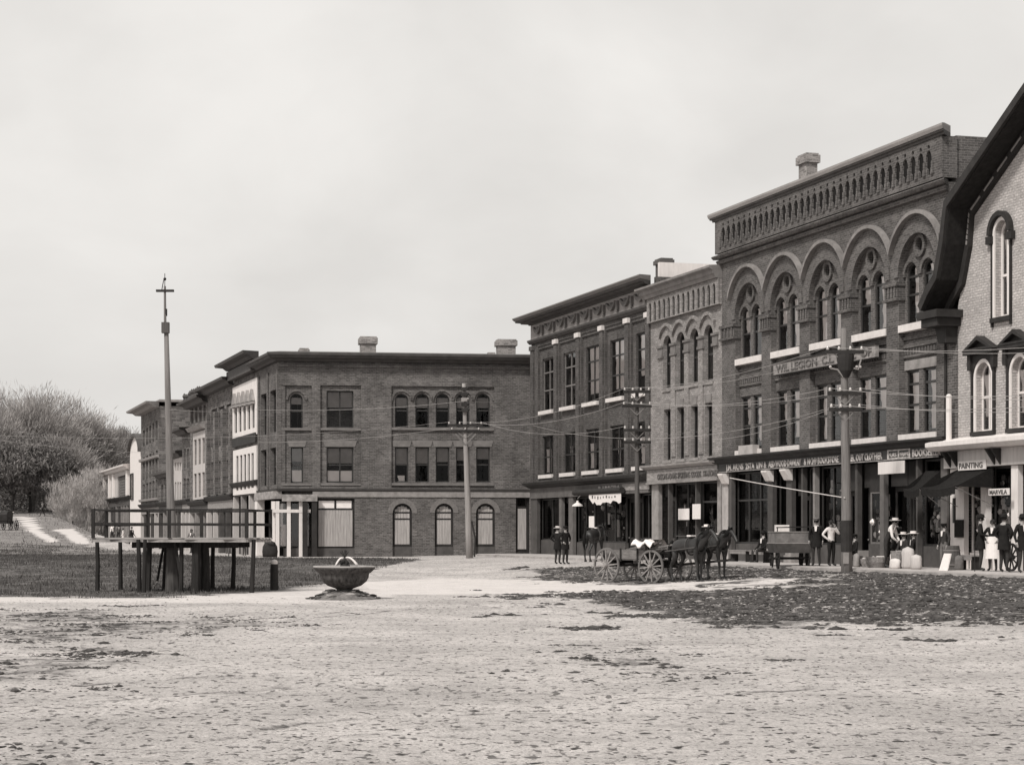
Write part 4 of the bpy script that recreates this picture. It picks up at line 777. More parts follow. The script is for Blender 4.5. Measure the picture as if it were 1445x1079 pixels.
for k in range(3): MB().box(.0+k*(wL-.4)/2, .4+k*(wL-.4)/2, -.08, -.003, zs+.2, zt-.4).build('pilaster', BR_B, bB)
MB().box(0, wL, -.3, .2, zf-.1, zs-.003).build('sign_board', M('peeling_grey_board', .33), bB)
for k in range(2): a = fL.P(364.8+k*5); 
MB().box(.0, .9, -.25, .2, 0, zf-.1).build('post', WHITE, bB)
window(bB, 1.1, 3.2, .2, zf-.2, .5, rails=(1.9,), fm=TRIM, curtain_and_reflection=(1.2, 3.1, .4, 2.3)); window(bB, 3.5, wL-.5, .6, zf-.2, .5, fm=TRIM)
m = MB(); m.box(0, wL-.8, 1.5, 1.6, -.3, zt); m.box(.0, .2, .4, 1.49, -.3, zt-.01); m.box(.2, wL-.8, .45, 1.49, zs-.1, zs+.1); m.build('interior_wall', DARK, bB)
MB().box(0, wL-.8, 1.61, 7, -.3, zt-.02).build('side_wall', BR_B, bB); MB().box(0, wL-.3, .1, 7, zt+.01, zt+.06).build('roof', ROOFM, bB)
dl = fL.w(0)-fB.w(0); R_ = Matrix.Rotation(-fB.rz, 3, 'Z'); off = R_ @ dl
for o in set(bB.children)-before: o.location = off; o.rotation_euler.z = fL.rz-fB.rz
# pavement before the corner block
m = MB(); m.box(-1.5, uR, -2.6, .3, -.4, .02); o = m.build('pavement', CONC, None, kind='structure'); o.location = fB.w(0, z=-.03); o.rotation_euler.z = fB.rz
m = MB(); fl2 = rowfac(100, B0, .25); m.box(0, fl2.P(393)-1, -3, .3, -.5, .1); o = m.build('pavement', CONC, None, kind='structure'); o.location = fl2.w(0); o.rotation_euler.z = fl2.rz
# ---------------------------------------------------------------- left row
def rowb(px0, px1, ztop, label, mat, name='commercial_block', z0=.4, D=12, floors=(3.6, 7.2)):
    f = rowfac(px0, B0, z0); w = f.P(px1)-.02; b = E(name, label, 'building', f.w(0), f.rz); H = ztop-z0
    return f, w, b, H
def simple(px0, px1, ztop, label, mat, wrects, shop=True, corn=.5, cm=TRIM2, name='commercial_block', D=12, fm=SASH, z0=.4, shopz=4.0, cols=2, sill=None, sillm=STONE, backz=None):
    f, w, b, H = rowb(px0, px1, ztop, label, mat, name, z0)
    rs = [(f.P(a), f.P(c), f.P((a+c)/2, bt)[1], f.P((a+c)/2, t)[1], ar) for a, c, t, bt, ar in wrects]
    m = MB(); m.holed([(0, shopz), (w, shopz), (w, H-.4), (0, H-.4)], [outl(*r) for r in rs], 0, .35); m.build('wall', mat, b)
    for r in rs: window(b, *r[:4], .22, r[4], cols=cols, rails=((r[2]+r[3])/2,), fm=fm, sill=sill, sillm=sillm, fw=.09)
    if corn: cornice(b, 0, w, [(-.02, H-.5), (corn*.4, H-.45), (corn*.6, H-.25), (corn, H-.18), (corn*1.05, H-.02), (-.02, H+.05)], cm)
    m = MB(); m.box(0, w, 1.3, D, -1, H-.45); m.box(0, .25, .35, 1.29, -1, H-.46); m.box(w-.25, w, .35, 1.29, -1, H-.46); m.build('side_wall', mat, b)
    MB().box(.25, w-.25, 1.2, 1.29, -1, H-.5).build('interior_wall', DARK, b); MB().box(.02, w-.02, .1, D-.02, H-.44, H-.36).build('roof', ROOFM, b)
    if shop:
        cornice(b, 0, w, [(-.02, shopz-.35), (.15, shopz-.3), (.3, shopz-.1), (.32, shopz), (-.02, shopz+.05)], TRIM, 'shop_cornice', l=0, r=0)
        MB().box(.02, w-.02, .0, .3, shopz-.9, shopz-.354).build('sign_board', random.choice([SIGNG, TRIM2]), b)
        n = max(2, int(w/2.6)); 
        for k in range(n+1): x = .02+(w-.34)*k/n; MB().box(x, x+.3, -.04, .3, -.3, shopz-.904).build('post', random.choice([GSTONE, CREAM, TRIM2]), b)
        for k in range(n):
            a = .35+(w-.34)*k/n; c = (w-.34)*(k+1)/n; window(b, a, c, .5, shopz-.95, .35, fm=TRIM, cols=1, rails=(2.2,)); MB().box(a, c, .3, .45, -.3, .495).build('stall_riser', TRIM, b)
    return f, w, b, H, rs
# L1 pale stone front
f, w, b, H, rs = simple(330, 364.8, 13.0, 'narrow front of white painted stone with arched upper windows beside the corner block', BR_L,
  [(332.5+k*6.2, 336.6+k*6.2, 571-1.3*k, 611-1.8*k, True) for k in range(5)]+[(335+k*5.4, 338.6+k*5.4, 643-1.0*k, 692-1.0*k, False) for k in range(5)], corn=1.1, cols=1, shopz=4.7)
hm = f.P(347, 540)[1]; z1 = f.P(347, 617)[1]; hl = [outl(*r) for r in rs[:5]]
m = MB(); m.holed([(.05, z1), (w-.05, z1), (w-.05, hm), (.05, hm)], hl, -.1, -.003); m.build('white_facing', WHITE, b)
za, zb = f.P(347, 632)[1], f.P(347, 697)[1]; m = MB(); m.holed([(.3, zb), (w-.3, zb), (w-.3, za), (.3, za)], [outl(*r) for r in rs[5:]], -.1, -.003); m.build('white_facing', WHITE, b)
for r in rs[:5]: m = MB(); m.box(r[0]-.28, r[1]+.28, -.3, -.103, r[3]-.2, r[3]-.05) ; m.holed([(r[0]-.2, r[3]), (r[1]+.2, r[3]), ((r[0]+r[1])/2, r[3]+.75)], [], -.28, -.103); m.build('carved_hood', GSTONE, b)
MB().box(.3, w-.3, -.16, -.0, za+.2, za+.8).build('sign_board', TRIM, b); MB().box(0, w, -.5, -.12, H-1.15, H-.55).build('dark_frieze', TRIM2, b)
# L2 dark brick with pilasters
f, w, b, H, rs = simple(293, 329.6, 12.15, 'dark brick block with tall pilasters and three window bays left of the white front', BR_L,
  [(297.8+k*10.8, 306.2+k*10.6, 577-3.6*k, 630-1.5*k, False) for k in range(3)]+[(297.8+k*10.8, 306.2+k*10.6, 651-1.4*k, 697-1.4*k, False) for k in range(3)], corn=.9, sill=.15)
for k in range(4): x = f.P(294.5+k*10.9)-.0; x = min(x, w-.5); MB().box(x, x+.9, -.25, -.003, 4.1, H-1.9).build('pilaster', BR_L, b)
# L3 with pale lower storeys
f, w, b, H, rs = simple(268, 292.7, 11.75, 'brown-topped block with pale shuttered middle storeys and a ragged roof cresting', BR_L,
  [(269.5+k*5.8, 273+k*5.8, 575-1.5*k, 598-1.5*k, False) for k in range(4)]+[(275.5+k*5.8, 279.6+k*5.8, 620-1.2*k, 656-1.2*k, False) for k in range(3)]+[(275.5+k*5.8, 279.6+k*5.8, 668-1*k, 702-1.2*k, False) for k in range(3)], corn=.9, fm=WHITE, cols=1, shopz=3.8)
u0 = f.P(274.5); MB().box(u0, w, -.12, -.003, 3.9, 8.1).build('white_facing', CREAM, b) if False else None
m = MB(); m.holed([(u0, 3.9), (w-.02, 3.9), (w-.02, 8.9), (u0, 8.9)], [outl(*r) for r in rs[4:]], -.12, -.003); m.build('white_facing', CREAM, b)
cornice(b, u0-.3, w, [(-.02, 8.95), (.4, 9), (.6, 9.3), (-.02, 9.5)], GSTONE, 'lower_cornice', r=0)
for r in rs[4:]: MB().box(r[0]+.1, r[1]-.1, .16, .2, r[2]+.1, r[3]-.1).build('shutter', WHITE, b)
for k in range(9): x = w*(k+.5)/9; m = MB(); q_ = random.uniform(.5, .9); m.lathe([(.1, 0), (.16*q_, .15), (.08, .4*q_), (.17, .6*q_), (.03, .9*q_)], 6, (x, -.5, H+.0)); m.build('finial', TRIM2, b)
f, w, b, H, rs = simple(257, 267.7, 9.9, 'low dark fronted shop with bracketed eave, third from the tall far block', BR_L, [(259+k*4.4, 262+k*4.4, 633, 660, False) for k in range(2)]+[(259+k*4.4, 262+k*4.4, 675, 703, False) for k in range(2)], corn=.9, cols=1, sill=.1)
f, w, b, H, rs = simple(245, 256.7, 8.3, 'low pale two-storey shop behind the tall pole', CREAM, [(246.5+k*3.4, 248.8+k*3.4, 652, 664, False) for k in range(3)]+[(246.5+k*3.4, 248.8+k*3.4, 680, 706, False) for k in range(3)], corn=.6, cols=1)
f, w, b, H, rs = simple(224.5, 244.7, 6.9, 'low dark two-storey shop beside the tall far block', BR_L, [(227+k*5.6, 230.4+k*5.6, 684-1.2*k, 708-1.*k, False) for k in range(3)], corn=.6, cols=1, sill=.12)
# L4 tall far block with side wall showing
f, w, b, H, rs = simple(199, 224.2, 13.1, 'tall three-storey brick block with pale cornice standing over the low far shops', BR_L,
  [(201.4+k*4.5, 204.3+k*4.5, 607-3.4*k, 630-2.4*k, False) for k in range(5)]+[(201.4+k*4.5, 204.3+k*4.5, 645-2.3*k, 677-1.6*k, False) for k in range(5)]+[(201.4+k*4.5, 204.3+k*4.5, 683-1.6*k, 707-1.*k, False) for k in range(5)], corn=1.2, cm=GSTONE, cols=1, D=18, sill=.1, sillm=GSTONE)
for z in (4.3, 8): cornice(b, 0, w, [(-.02, z-.1), (.2, z-.05), (.25, z+.15), (-.02, z+.2)], GSTONE, 'string_course', l=0, r=0)
m = MB(); m.box(w+.004, w+.06, 5.5, 6.9, 6.6, 8.5); m.build('side_shutter', TRIM, b); m = MB(); m.box(w+.004, w+.06, 5.3, 7.0, 9.6, 11.4); m.build('side_shutter', TRIM, b)
m = MB(); m.box(0, w+.3, 0, 18, H+.0, H+.2); m.build('coping', GSTONE, b)
for k in range(5): pass
# L5 white buildings, L6 house
f = rowfac(183.5, B0, .6); w = f.P(198.6); b = E('white_hall', 'small white plastered hall with a rounded parapet beside the tall far block', 'building', f.w(0), f.rz); zt_ = f.P(190, 640)[1]
m = MB(); n = 14; m.holed([(0, -1), (w, -1), (w, zt_)]+[(w/2+w/2*math.cos(math.pi*t/n), zt_+1.6*math.sin(math.pi*t/n)) for t in range(n+1)]+[(0, zt_)], [], 0, 10, True); m.build('wall', WHITE, b)
m = MB(); ol = [(w/2+(w/2+.3)*math.cos(math.pi*t/n), zt_+1.9*math.sin(math.pi*t/n)) for t in range(n+1)]; il = [(w/2+(w/2-.0)*math.cos(math.pi*t/n), zt_+1.6*math.sin(math.pi*t/n)) for t in range(n, -1, -1)]; m.holed(ol+il, [], -.3, 10, True); m.build('curved_roof', TRIM2, b)
window(b, 1.0, w*.35, f.P(186, 705)[1], f.P(186, 668)[1], -.1, cols=1, fm=TRIM); 
f, w, b, H, rs = simple(147, 183, 8.5, 'pale low storefront with white pilasters and one broad dark shutter, far down the row', CREAM, [(149.5, 153, 676, 704, False), (166, 177, 671, 711, False)], corn=.7, cm=WHITE, shopz=4.6, cols=1, z0=.8)
for px in (147.5, 155, 160.5, 180): u = f.P(px); MB().box(u, u+1.2, -.2, -.003, 4.7, H-.6).build('pilaster', WHITE, b)
a = rs[1]; m = MB()
for k in range(10): z = a[2]+.1+k*(a[3]-a[2]-.2)/10; m.box(a[0]+.1, a[1]-.1, .1, .15, z, z+(a[3]-a[2])/10*.8)
m.build('louvred_shutter', M('grey_shutter', .14), b)
fh = rowfac(113, B0, 3.2); w = fh.P(143); b = E('wooden_house', 'small boarded house with three windows on a dark stone footing below the trees', 'house', fh.w(0), fh.rz)
z0_, z1_ = fh.P(128, 714)[1], fh.P(128, 684)[1]; rs = [(fh.P(a), fh.P(a+6.5), fh.P(128, 706)[1], fh.P(128, 693)[1]) for a in (117.5, 126, 134)]
m = MB(); m.holed([(0, z0_), (w, z0_), (w, z1_), (0, z1_)], [outl(*r) for r in rs], 0, .3); m.build('wall', M('grey_clapboard', .3), b)
for r in rs: window(b, *r, .1, cols=2, rails=((r[2]+r[3])/2,), fm=CREAM)
MB().box(0, w, .31, 8, z0_, z1_-.01).build('side_wall', M('grey_clapboard', .3), b); MB().box(-.0, w, .2, 8, -2.5, z0_-.01).build('stone_footing', M('dark_footing_stone', .06), b)
m = MB(); m.add([(-.4, -.4, z1_), (w+.4, -.4, z1_), (w+.4, 8.4, z1_), (-.4, 8.4, z1_), (-.4, 4, z1_+1.8), (w+.4, 4, z1_+1.8)], [(0, 1, 5, 4), (2, 3, 4, 5), (0, 4, 3), (1, 2, 5), (3, 2, 1, 0)]); m.build('roof', ROOFM, b)
# ---------------------------------------------------------------- trees
LEAFM = [M('bare_twig_grey', .3, .9, .35, scale=.6), M('young_leaf', .25, .9, .4, scale=.6), M('dark_evergreen_leaf', .16, .9, .4, scale=.6), M('pale_twig', .36, .9, .3, scale=.6)]
def limbs(m, p, d, l, r, dep, rnd, tips, spread=.55, n=5, drop=.72):
    q = p+d*l; mid = p+d*l*.5+Vector((rnd.uniform(-1, 1), rnd.uniform(-1, 1), 0))*l*.06
    m.tube([p, mid, q], [r, r*.85, r*.68], n if dep > 2 else 3, False)
    if dep == 0: tips.append(q); return
    for k in range(rnd.choice([2, 3, 3])):
        e = (d+Vector((rnd.uniform(-1, 1), rnd.uniform(-1, 1), rnd.uniform(-.35, .75)))*spread).normalized(); limbs(m, q if k else mid.lerp(q, rnd.uniform(.4, 1)), e, l*rnd.uniform(drop-.1, drop+.1), r*.62, dep-1, rnd, tips, spread, n, drop)
def tree(X, Y, h, w, lm, leaves, label, seed, dep=5, cone=False, barkm=BARK, ls=.3, group=None):
    rnd = random.Random(seed); z = float(height(X, Y)); r = E('tree', label, 'tree', (X, Y, z), rnd.uniform(0, 6), group)
    m = MB(); tips = []; base = Vector((0, 0, -.2))
    limbs(m, base, Vector((rnd.uniform(-.06, .06), rnd.uniform(-.06, .06), 1)).normalized(), h*.24, h*.022, dep, rnd, tips, .75*w/h*1.3)
    m.build('trunk', barkm, r, smooth=True)
    T = np.array([tuple(t) for t in tips]); R = np.random.default_rng(seed)
    if leaves:
        n = leaves
        if cone:
            zz = R.uniform(.08, 1, n)**.8; rad = w*.5*(1.05-zz)*R.uniform(.3, 1, n)**.5; th = R.uniform(0, 6.28, n); C = np.stack([rad*np.cos(th), rad*np.sin(th), zz*h], 1)
        else:
            K = 26; th = R.uniform(0, 6.28, K); ph = R.uniform(-.75, 1, K); rr = R.uniform(.45, 1, K); cc = np.stack([np.cos(th)*np.sqrt(1-np.abs(ph)*.8)*rr*w*.42, np.sin(th)*np.sqrt(1-np.abs(ph)*.8)*rr*w*.42, h*.52+ph*rr*h*.32], 1)
            C = cc[R.integers(0, K, n)]+R.normal(0, 1, (n, 3))*np.array([w*.09, w*.09, h*.05]); k = R.integers(0, len(T), n//3); C[:n//3] = T[k]+R.normal(0, w*.035, (n//3, 3))
            C[:, 2] = np.maximum(C[:, 2], h*.08)
        a = R.normal(0, 1, (n, 3)); a /= np.linalg.norm(a, axis=1)[:, None]; bb = np.cross(a, R.normal(0, 1, (n, 3))); bb /= np.linalg.norm(bb, axis=1)[:, None]; s = ls*R.uniform(.5, 1.3, n)[:, None]
        a[:, 2] += .5; o_ = C-np.array([0, 0, h*.3]); o_ /= np.linalg.norm(o_, axis=1)[:, None]
        if ls < .19: a = a*.6+o_*1.0; bb = np.cross(a, R.normal(0, 1, (n, 3))); bb /= np.linalg.norm(bb, axis=1)[:, None]; s = s*2.1; bw2 = .10
        else: bw2 = .35
        V = np.stack([C-bb*s*bw2, C+a*s, C+bb*s*bw2, C-a*s*.9], 1).reshape(-1, 3)
        npmesh('crown', V, np.arange(4*n).reshape(-1, 4), lm, parent=r)
    return r
tspec = [(-25, 245, 16, 12, 0), (8, 262, 18.5, 13, 0), (40, 255, 18, 13, 0), (72, 262, 17.5, 13, 0), (104, 268, 16, 12, 0), (135, 268, 14, 11, 1), (158, 278, 13, 9, 1), (180, 285, 12, 10, 0), (206, 300, 12, 10, 1), (-6, 232, 11, 9, 2), (18, 236, 9, 8, 2), (46, 240, 12, 7, 2), (66, 246, 10, 8, 2), (92, 250, 11, 9, 0)]
tl = ['broad grey budding tree at the left edge of the photo', 'tallest grey budding tree in the grove, second from the left', 'tall rounded budding tree above the roadway', 'full crowned budding tree in the middle of the grove', 'budding tree on the right shoulder of the grove', 'slimmer leafy tree sloping down towards the buildings', 'small leafy tree behind the white hall', 'low spreading tree just left of the tall far block', 'loose tree peeping up behind the tall far block', 'dark evergreen at the far left foot of the grove', 'low dark bushy evergreen left of the road top', 'dark narrow evergreen beside the trunk at the road top', 'dark low evergreen behind the pale bare tree', 'lower grey tree behind the pale bare tree']
for i, (px, Y, h, w, k) in enumerate(tspec): tree((px-CX)*Y/F, Y, h*.93, w*1.05, LEAFM[k], 26000 if k != 2 else 14000, tl[i], 100+i, cone=False, ls=.15 if k != 2 else .2)
def fan(X, Y, h, label, seed):
    rnd = random.Random(seed); r = E('bare_tree', label, 'tree', (X, Y, float(height(X, Y))), 0); m = MB(); tips = []
    m.tube([(0, 0, -.2), (0, 0, h*.05)], [h*.02, h*.016], 7)
    for k in range(16):
        a = rnd.uniform(0, 6.28); t = rnd.uniform(.05, .75); limbs(m, Vector((math.cos(a)*t, math.sin(a)*t, -.1)), Vector((math.cos(a)*t, math.sin(a)*t, 1)).normalized(), h*rnd.uniform(.12, .25), h*.006, 5, rnd, tips, .3, 5, .78)
    m.build('trunk', LEAFM[3], r); R = np.random.default_rng(seed); T = np.array([tuple(t) for t in tips]); n = 5000; C = T[R.integers(0, len(T), n)]+R.normal(0, h*.02, (n, 3)); d = R.normal(0, .35, (n, 3)); d[:, 2] = 1; w = np.cross(d, R.normal(0, 1, (n, 3))); w /= np.linalg.norm(w, axis=1)[:, None]
    npmesh('crown', np.stack([C-w*.02, C+w*.02, C+d*R.uniform(.2, .6, (n, 1))], 1).reshape(-1, 3), np.arange(3*n).reshape(-1, 3), LEAFM[3], parent=r)
for i, (px, Y, h) in enumerate(((118, 222, 8.6), (142, 226, 8.0), (160, 232, 7.0), (98, 228, 7))): fan((px-CX)*Y/F, Y, h, ['pale bare tree with fine upright twigs before the dark grove', 'second pale bare tree, right of the fuller one', 'thin pale bare sapling beside the wooden house', 'low pale bare bush on the left of the bare trees'][i], 300+i)
tree((42-CX)*236/F, 236, 10, 5, LEAFM[2], 2500, 'dark forked tree with heavy trunk at the top of the road', 500, dep=4, barkm=M('dark_bark', .03))
def thicket(name, x0, x1, y0, y1, h, n, ls, mat, label, seed):
    R = np.random.default_rng(seed); X = R.uniform(x0, x1, n); Y = R.uniform(y0, y1, n); H = h*(.35+1.1*fbm(X, Y, 9, 4, seed)); C = np.stack([X, Y, height(X, Y)+H*R.uniform(0, 1, n)**.8], 1)
    a = R.normal(0, 1, (n, 3)); a /= np.linalg.norm(a, axis=1)[:, None]; b = np.cross(a, R.normal(0, 1, (n, 3))); b /= np.linalg.norm(b, axis=1)[:, None]; s = ls*R.uniform(.5, 1.4, n)[:, None]
    npmesh(name, np.stack([C-b*s*.4, C+a*s, C+b*s*.4, C-a*s], 1).reshape(-1, 3), np.arange(4*n).reshape(-1, 4), mat, kind='stuff', label=label, cat='wood')
thicket('far_wood', -190, -45, 325, 370, 9, 90000, .45, LEAFM[0], 'mass of far trees closing the view behind the grove', 5)
thicket('undergrowth', -92, -42, 240, 262, 2.6, 40000, .16, LEAFM[2], 'dark tangled undergrowth below the grove of trees', 6)
# ---------------------------------------------------------------- bandstand
P0 = G(243, 836); YB = P0.y; zb = P0.z; 
def XB(px, Y=None): return (px-CX)*(Y or YB)/F
def ZB(py, Y=None): return CZ-(py-HY)*(Y or YB)/F
bs = E('bandstand', 'raised open timber bandstand deck on tall posts with double handrails around the tall pole', 'bandstand', (0, 0, 0))
yf, yb_ = YB-.1, YB+4.4; x0, x1 = XB(124), XB(362); zd = ZB(758.5)
dk = [(x0, yf+.9), (x1-.3, yf), (x1+.25, yf+1.7), (x1-.6, yb_), (x0+1.1, yb_), (x0-.0, yf+3.0)]
m = MB()
for k in range(20):
    y = yf+.02+(yb_-yf-.04)*k/20; y2 = y+(yb_-yf)/20-.02; ym = (y+y2)/2
    xs = []
    for i in range(len(dk)):
        (ax, ay), (bx, by) = dk[i], dk[(i+1) % len(dk)]
        if (ay-ym)*(by-ym) < 0: xs.append(ax+(bx-ax)*(ym-ay)/(by-ay))
    if len(xs) > 1: MB().box(min(xs)-.06, max(xs)+.06, y, y2, zd-.05+random.uniform(-.006, .006), zd).build('deck_plank', M('worn_deck_board', .27, var=.45, scale=2, stretch=(.5, 8, 1)), bs)
for i in range(len(dk)):
    a, b = dk[i], dk[(i+1) % len(dk)]; MB().bar((a[0], a[1], zd-.10), (b[0], b[1], zd-.10), .06, .075).build('fascia_board', M('worn_deck_board', .4), bs)
    for k, zz in enumerate((ZB(739), ZB(719))): MB().bar((a[0], a[1], zz+random.uniform(-.02, .02)), (b[0], b[1], zz+random.uniform(-.03, .02)), .055, .08 if k == 0 else .055).build('handrail', OLDW, bs)
    MB().box(a[0]-.05, a[0]+.05, a[1]-.05, a[1]+.05, zd+.0, ZB(717.5)).build('rail_post', OLDW, bs)
    c = ((a[0]+b[0])/2, (a[1]+b[1])/2)
    if i in (0, 3): MB().box(c[0]-.05, c[0]+.05, c[1]-.05, c[1]+.05, zd+.0, ZB(718.5)).build('rail_post', OLDW, bs)
for k in range(3): y = yf+1.0+k*1.4; MB().box(x0+1.2, x1-.7, y, y+.12, zd-.32, zd-.06).build('joist', OLDW, bs)
for px, dy, w, base in ((138, 2.6, .13, 0), (196.5, .5, .13, 0), (204, .25, .12, 0), (210, 1.2, .16, 0), (232.5, 2.8, .1, 0), (256, .8, .13, 0), (277, .7, .27, 0), (290, 1.1, .26, 0), (357, .2, .13, 0), (300, 3.8, .13, 0), (330, 4.0, .13, 0), (170, 3.9, .13, 0)):
    Y = yf+dy; x = XB(px, Y); z = float(height(x, Y)); m = MB(); r = random.uniform
    m.tube([(x+r(-.05, .05), Y, z-.15), (x, Y, (z+zd)/2), (x+r(-.04, .04), Y, zd-.06)], [w*.62, w*.55, w*.5], 7); m.build('post', OLDW, bs)
for a, b in (((222, 2.8), (232, 3)), ((256, .8), (246, .8))):
    MB().bar((XB(a[0], yf+a[1]), yf+a[1], zb+.3), (XB(b[0], yf+b[1]), yf+b[1], zd-.1), .07).build('brace', OLDW, bs)
# tall pole through the bandstand
Y = YB+1.4; xb, xt = XB(243, Y), XB(233, Y); tp = E('flagstaff_pole', 'very tall spliced wooden pole with a small crossarm rising through the bandstand', 'pole', (xb, Y, zb))
def lx(py): return (XB(233+(py-400)*.0245, Y)-xb)
zz = lambda py: ZB(py, Y)-zb
MB().tube([(0, 0, -.3), (0, 0, zz(760)), (lx(700), 0, zz(700)), (lx(560), 0, zz(560)), (lx(460), 0, zz(458))], [.17, .16, .125, .095, .07], 12).build('lower_mast', POLEW, tp, smooth=True)
MB().tube([(.02, -.0, -.2), (0, 0, .9), (0, 0, zz(764))], [.27, .2, .18], 9).build('base_casing', POLED, tp)
MB().tube([(lx(465)-.02, -.08, zz(468)), (lx(400), -.05, zz(404))], [.045, .035], 8).build('top_mast', POLEW, tp); m = MB(); m.box(lx(410)-.28, lx(410)+.28, -.12, .02, zz(412), zz(409)); m.build('crossarm', TARM, tp)
m = MB(); m.box(lx(460)-.13, lx(460)+.1, -.14, .08, zz(470), zz(455)); m.build('splice_collar', POLED, tp); m = MB(); m.tube([(lx(410)-.1, -.05, zz(409)), (lx(400)-.04, -.05, zz(396)), (lx(400), -.05, zz(393))], .015, 5); m.ball((lx(400), -.05, zz(394)), .05, 8, 6); m.tube([(lx(400), -.05, zz(404)), (lx(400), -.05, zz(386))], .012, 5); m.build('finial', TARM, tp)
MB().tube([(lx(440), -.05, zz(446)), (lx(440), -.05, zz(436))], .055, 8).build('iron_band', TARM, tp)
# ---------------------------------------------------------------- fountain
p = G(486, 844); p.z = float(gz(p.x, p.y)); Yf = p.y; k = Yf/F; ft = E('fountain', 'round stone basin fountain on a squat pedestal with two arching water jets', 'fountain', p)
zr = ZB(799, Yf)-p.z; R = 43.5*k; m = MB(); m.lathe([(.05, zr-.10), (R*.86, zr-.08), (R*.9, zr-.01), (R*.99, zr), (R*1.01, zr-.03), (R*.97, zr-.08), (R*.86, zr-.17), (R*.80, zr-.2), (R*.79, zr-.30), (R*.72, zr-.42), (R*.55, zr-.54), (R*.3, zr-.62), (R*.24, zr-.66), (R*.25, zr-.70), (.02, zr-.70)], 40, cap=False)
m.build('basin', M('mossy_fountain_stone', .065, .8, .7, scale=3.5, stretch=(3, 3, .7), bump=.4), ft, smooth=True)
MB().lathe([(R*.22, zr-.69), (R*.24, .12), (R*.38, .05), (R*.4, -.1)], 16).build('pedestal', M('dark_wet_stone', .05), ft, smooth=False)
rim = MB(); rim.lathe([(R*.88, zr+.0), (R*.90, zr+.02), (R*1.0, zr+.022), (R*1.02, zr-.0), (R*1.0, zr-.035), (R*.93, zr-.04)], 40, cap=False); rim.build('rim', M('pale_wet_rim', .3, .5, .3), ft, smooth=True)
wm, nt, pp = newmat('basin_water'); pp.inputs['Base Color'].default_value = g(.05); pp.inputs['Roughness'].default_value = .08
MB().lathe([(.01, zr-.03), (R*.88, zr-.03)], 32, cap=False).build('water', wm, ft)
m = MB(); m.lathe([(.16, 0), (.14, .06), (.07, .1), (.1, .16), (.05, .22), (.03, .3), (.05, .34), (.02, .5)], 10, (0.02, 0, zr-.03))
for t in range(7): a = t*.9; m.ball((.09*math.cos(a)+.0, .09*math.sin(a), zr+.1+.03*(t % 3)), (.05, .03, .05), 6, 4, .2)
for t in range(5): a = -.6+t*.3; m.bar((.0, 0, zr+.26), (.12*math.sin(a*2), .02*t-.04, zr+.42+.04*(t % 2)), .02)
m.build('iron_centrepiece', TARM, ft)
wj, nt, pp = newmat('white_water_spray'); pp.inputs['Base Color'].default_value = g(.8); pp.inputs['Roughness'].default_value = .5; pp.inputs['Alpha'].default_value = .85
for s, r_, h_ in ((1, .36, .22), (-1, .22, .2)):
    m = MB()
    for q in range(5):
        pt = []; ph = (q-2)*.18; 
        for t in range(9): x = t/8; pt.append((s*(.03+x*r_)*math.cos(ph), (.03+x*r_)*math.sin(ph), zr+.04+h_*(1-.25*q*.3)*(1-(x*1.05-.2)**2*1.45)))
        m.tube(pt, [.02+.012*math.sin(3*i/8) for i in range(9)], 6)
    m.build('water_jet', wj, ft, smooth=True)
for t in range(95): a = random.uniform(0, 6.28); r_ = random.uniform(.35, 1.05); s = random.uniform(.035, .11); MB().ball((r_*math.cos(a)*1.0, r_*math.sin(a)*.8, .32*(1.1-r_)+s*.1), (s*1.4, s, s*.5), 6, 4, .3).build('rubble_stone', random.choice([M('mossy_fountain_stone', .13), M('pale_wet_rim', .42), M('dark_wet_stone', .05)]), ft)
MB().lathe([(1.15, -.06), (.8, .08), (.5, .2), (.2, .26)], 18).build('mound', M('trodden_mound_earth', .15, .95, .6, scale=5), ft)
# bollard
p = G(387, 832); k = p.y/F; po = E('post', 'short black iron post with a pale cap between bandstand and fountain', 'post', p); MB().lathe([(6*k, -.1), (5.5*k, 36*k-.02), (5*k, 36.5*k)], 14).build('shaft', TRIM, po); MB().lathe([(4.6*k, 36.6*k), (4.8*k, 40*k), (3.5*k, 42*k), (.5*k, 43*k)], 12).build('pale_cap', STONE, po)
# dark bundle by the corner shop
q = fB.w(fB.P(381, d=1.6), -1.6, .0); sk = E('covered_heap', 'dark humped covered heap by the white posts of the corner shop', 'heap', q); MB().lathe([(.42, 0), (.45, .3), (.42, .6), (.28, .85), (.06, .95)], 14, sy=.7).build('cover', TARM, sk, smooth=True); MB().ball((.08, -.12, .72), (.25, .2, .16), 8, 5, .1).build('fold', TRIM, sk)
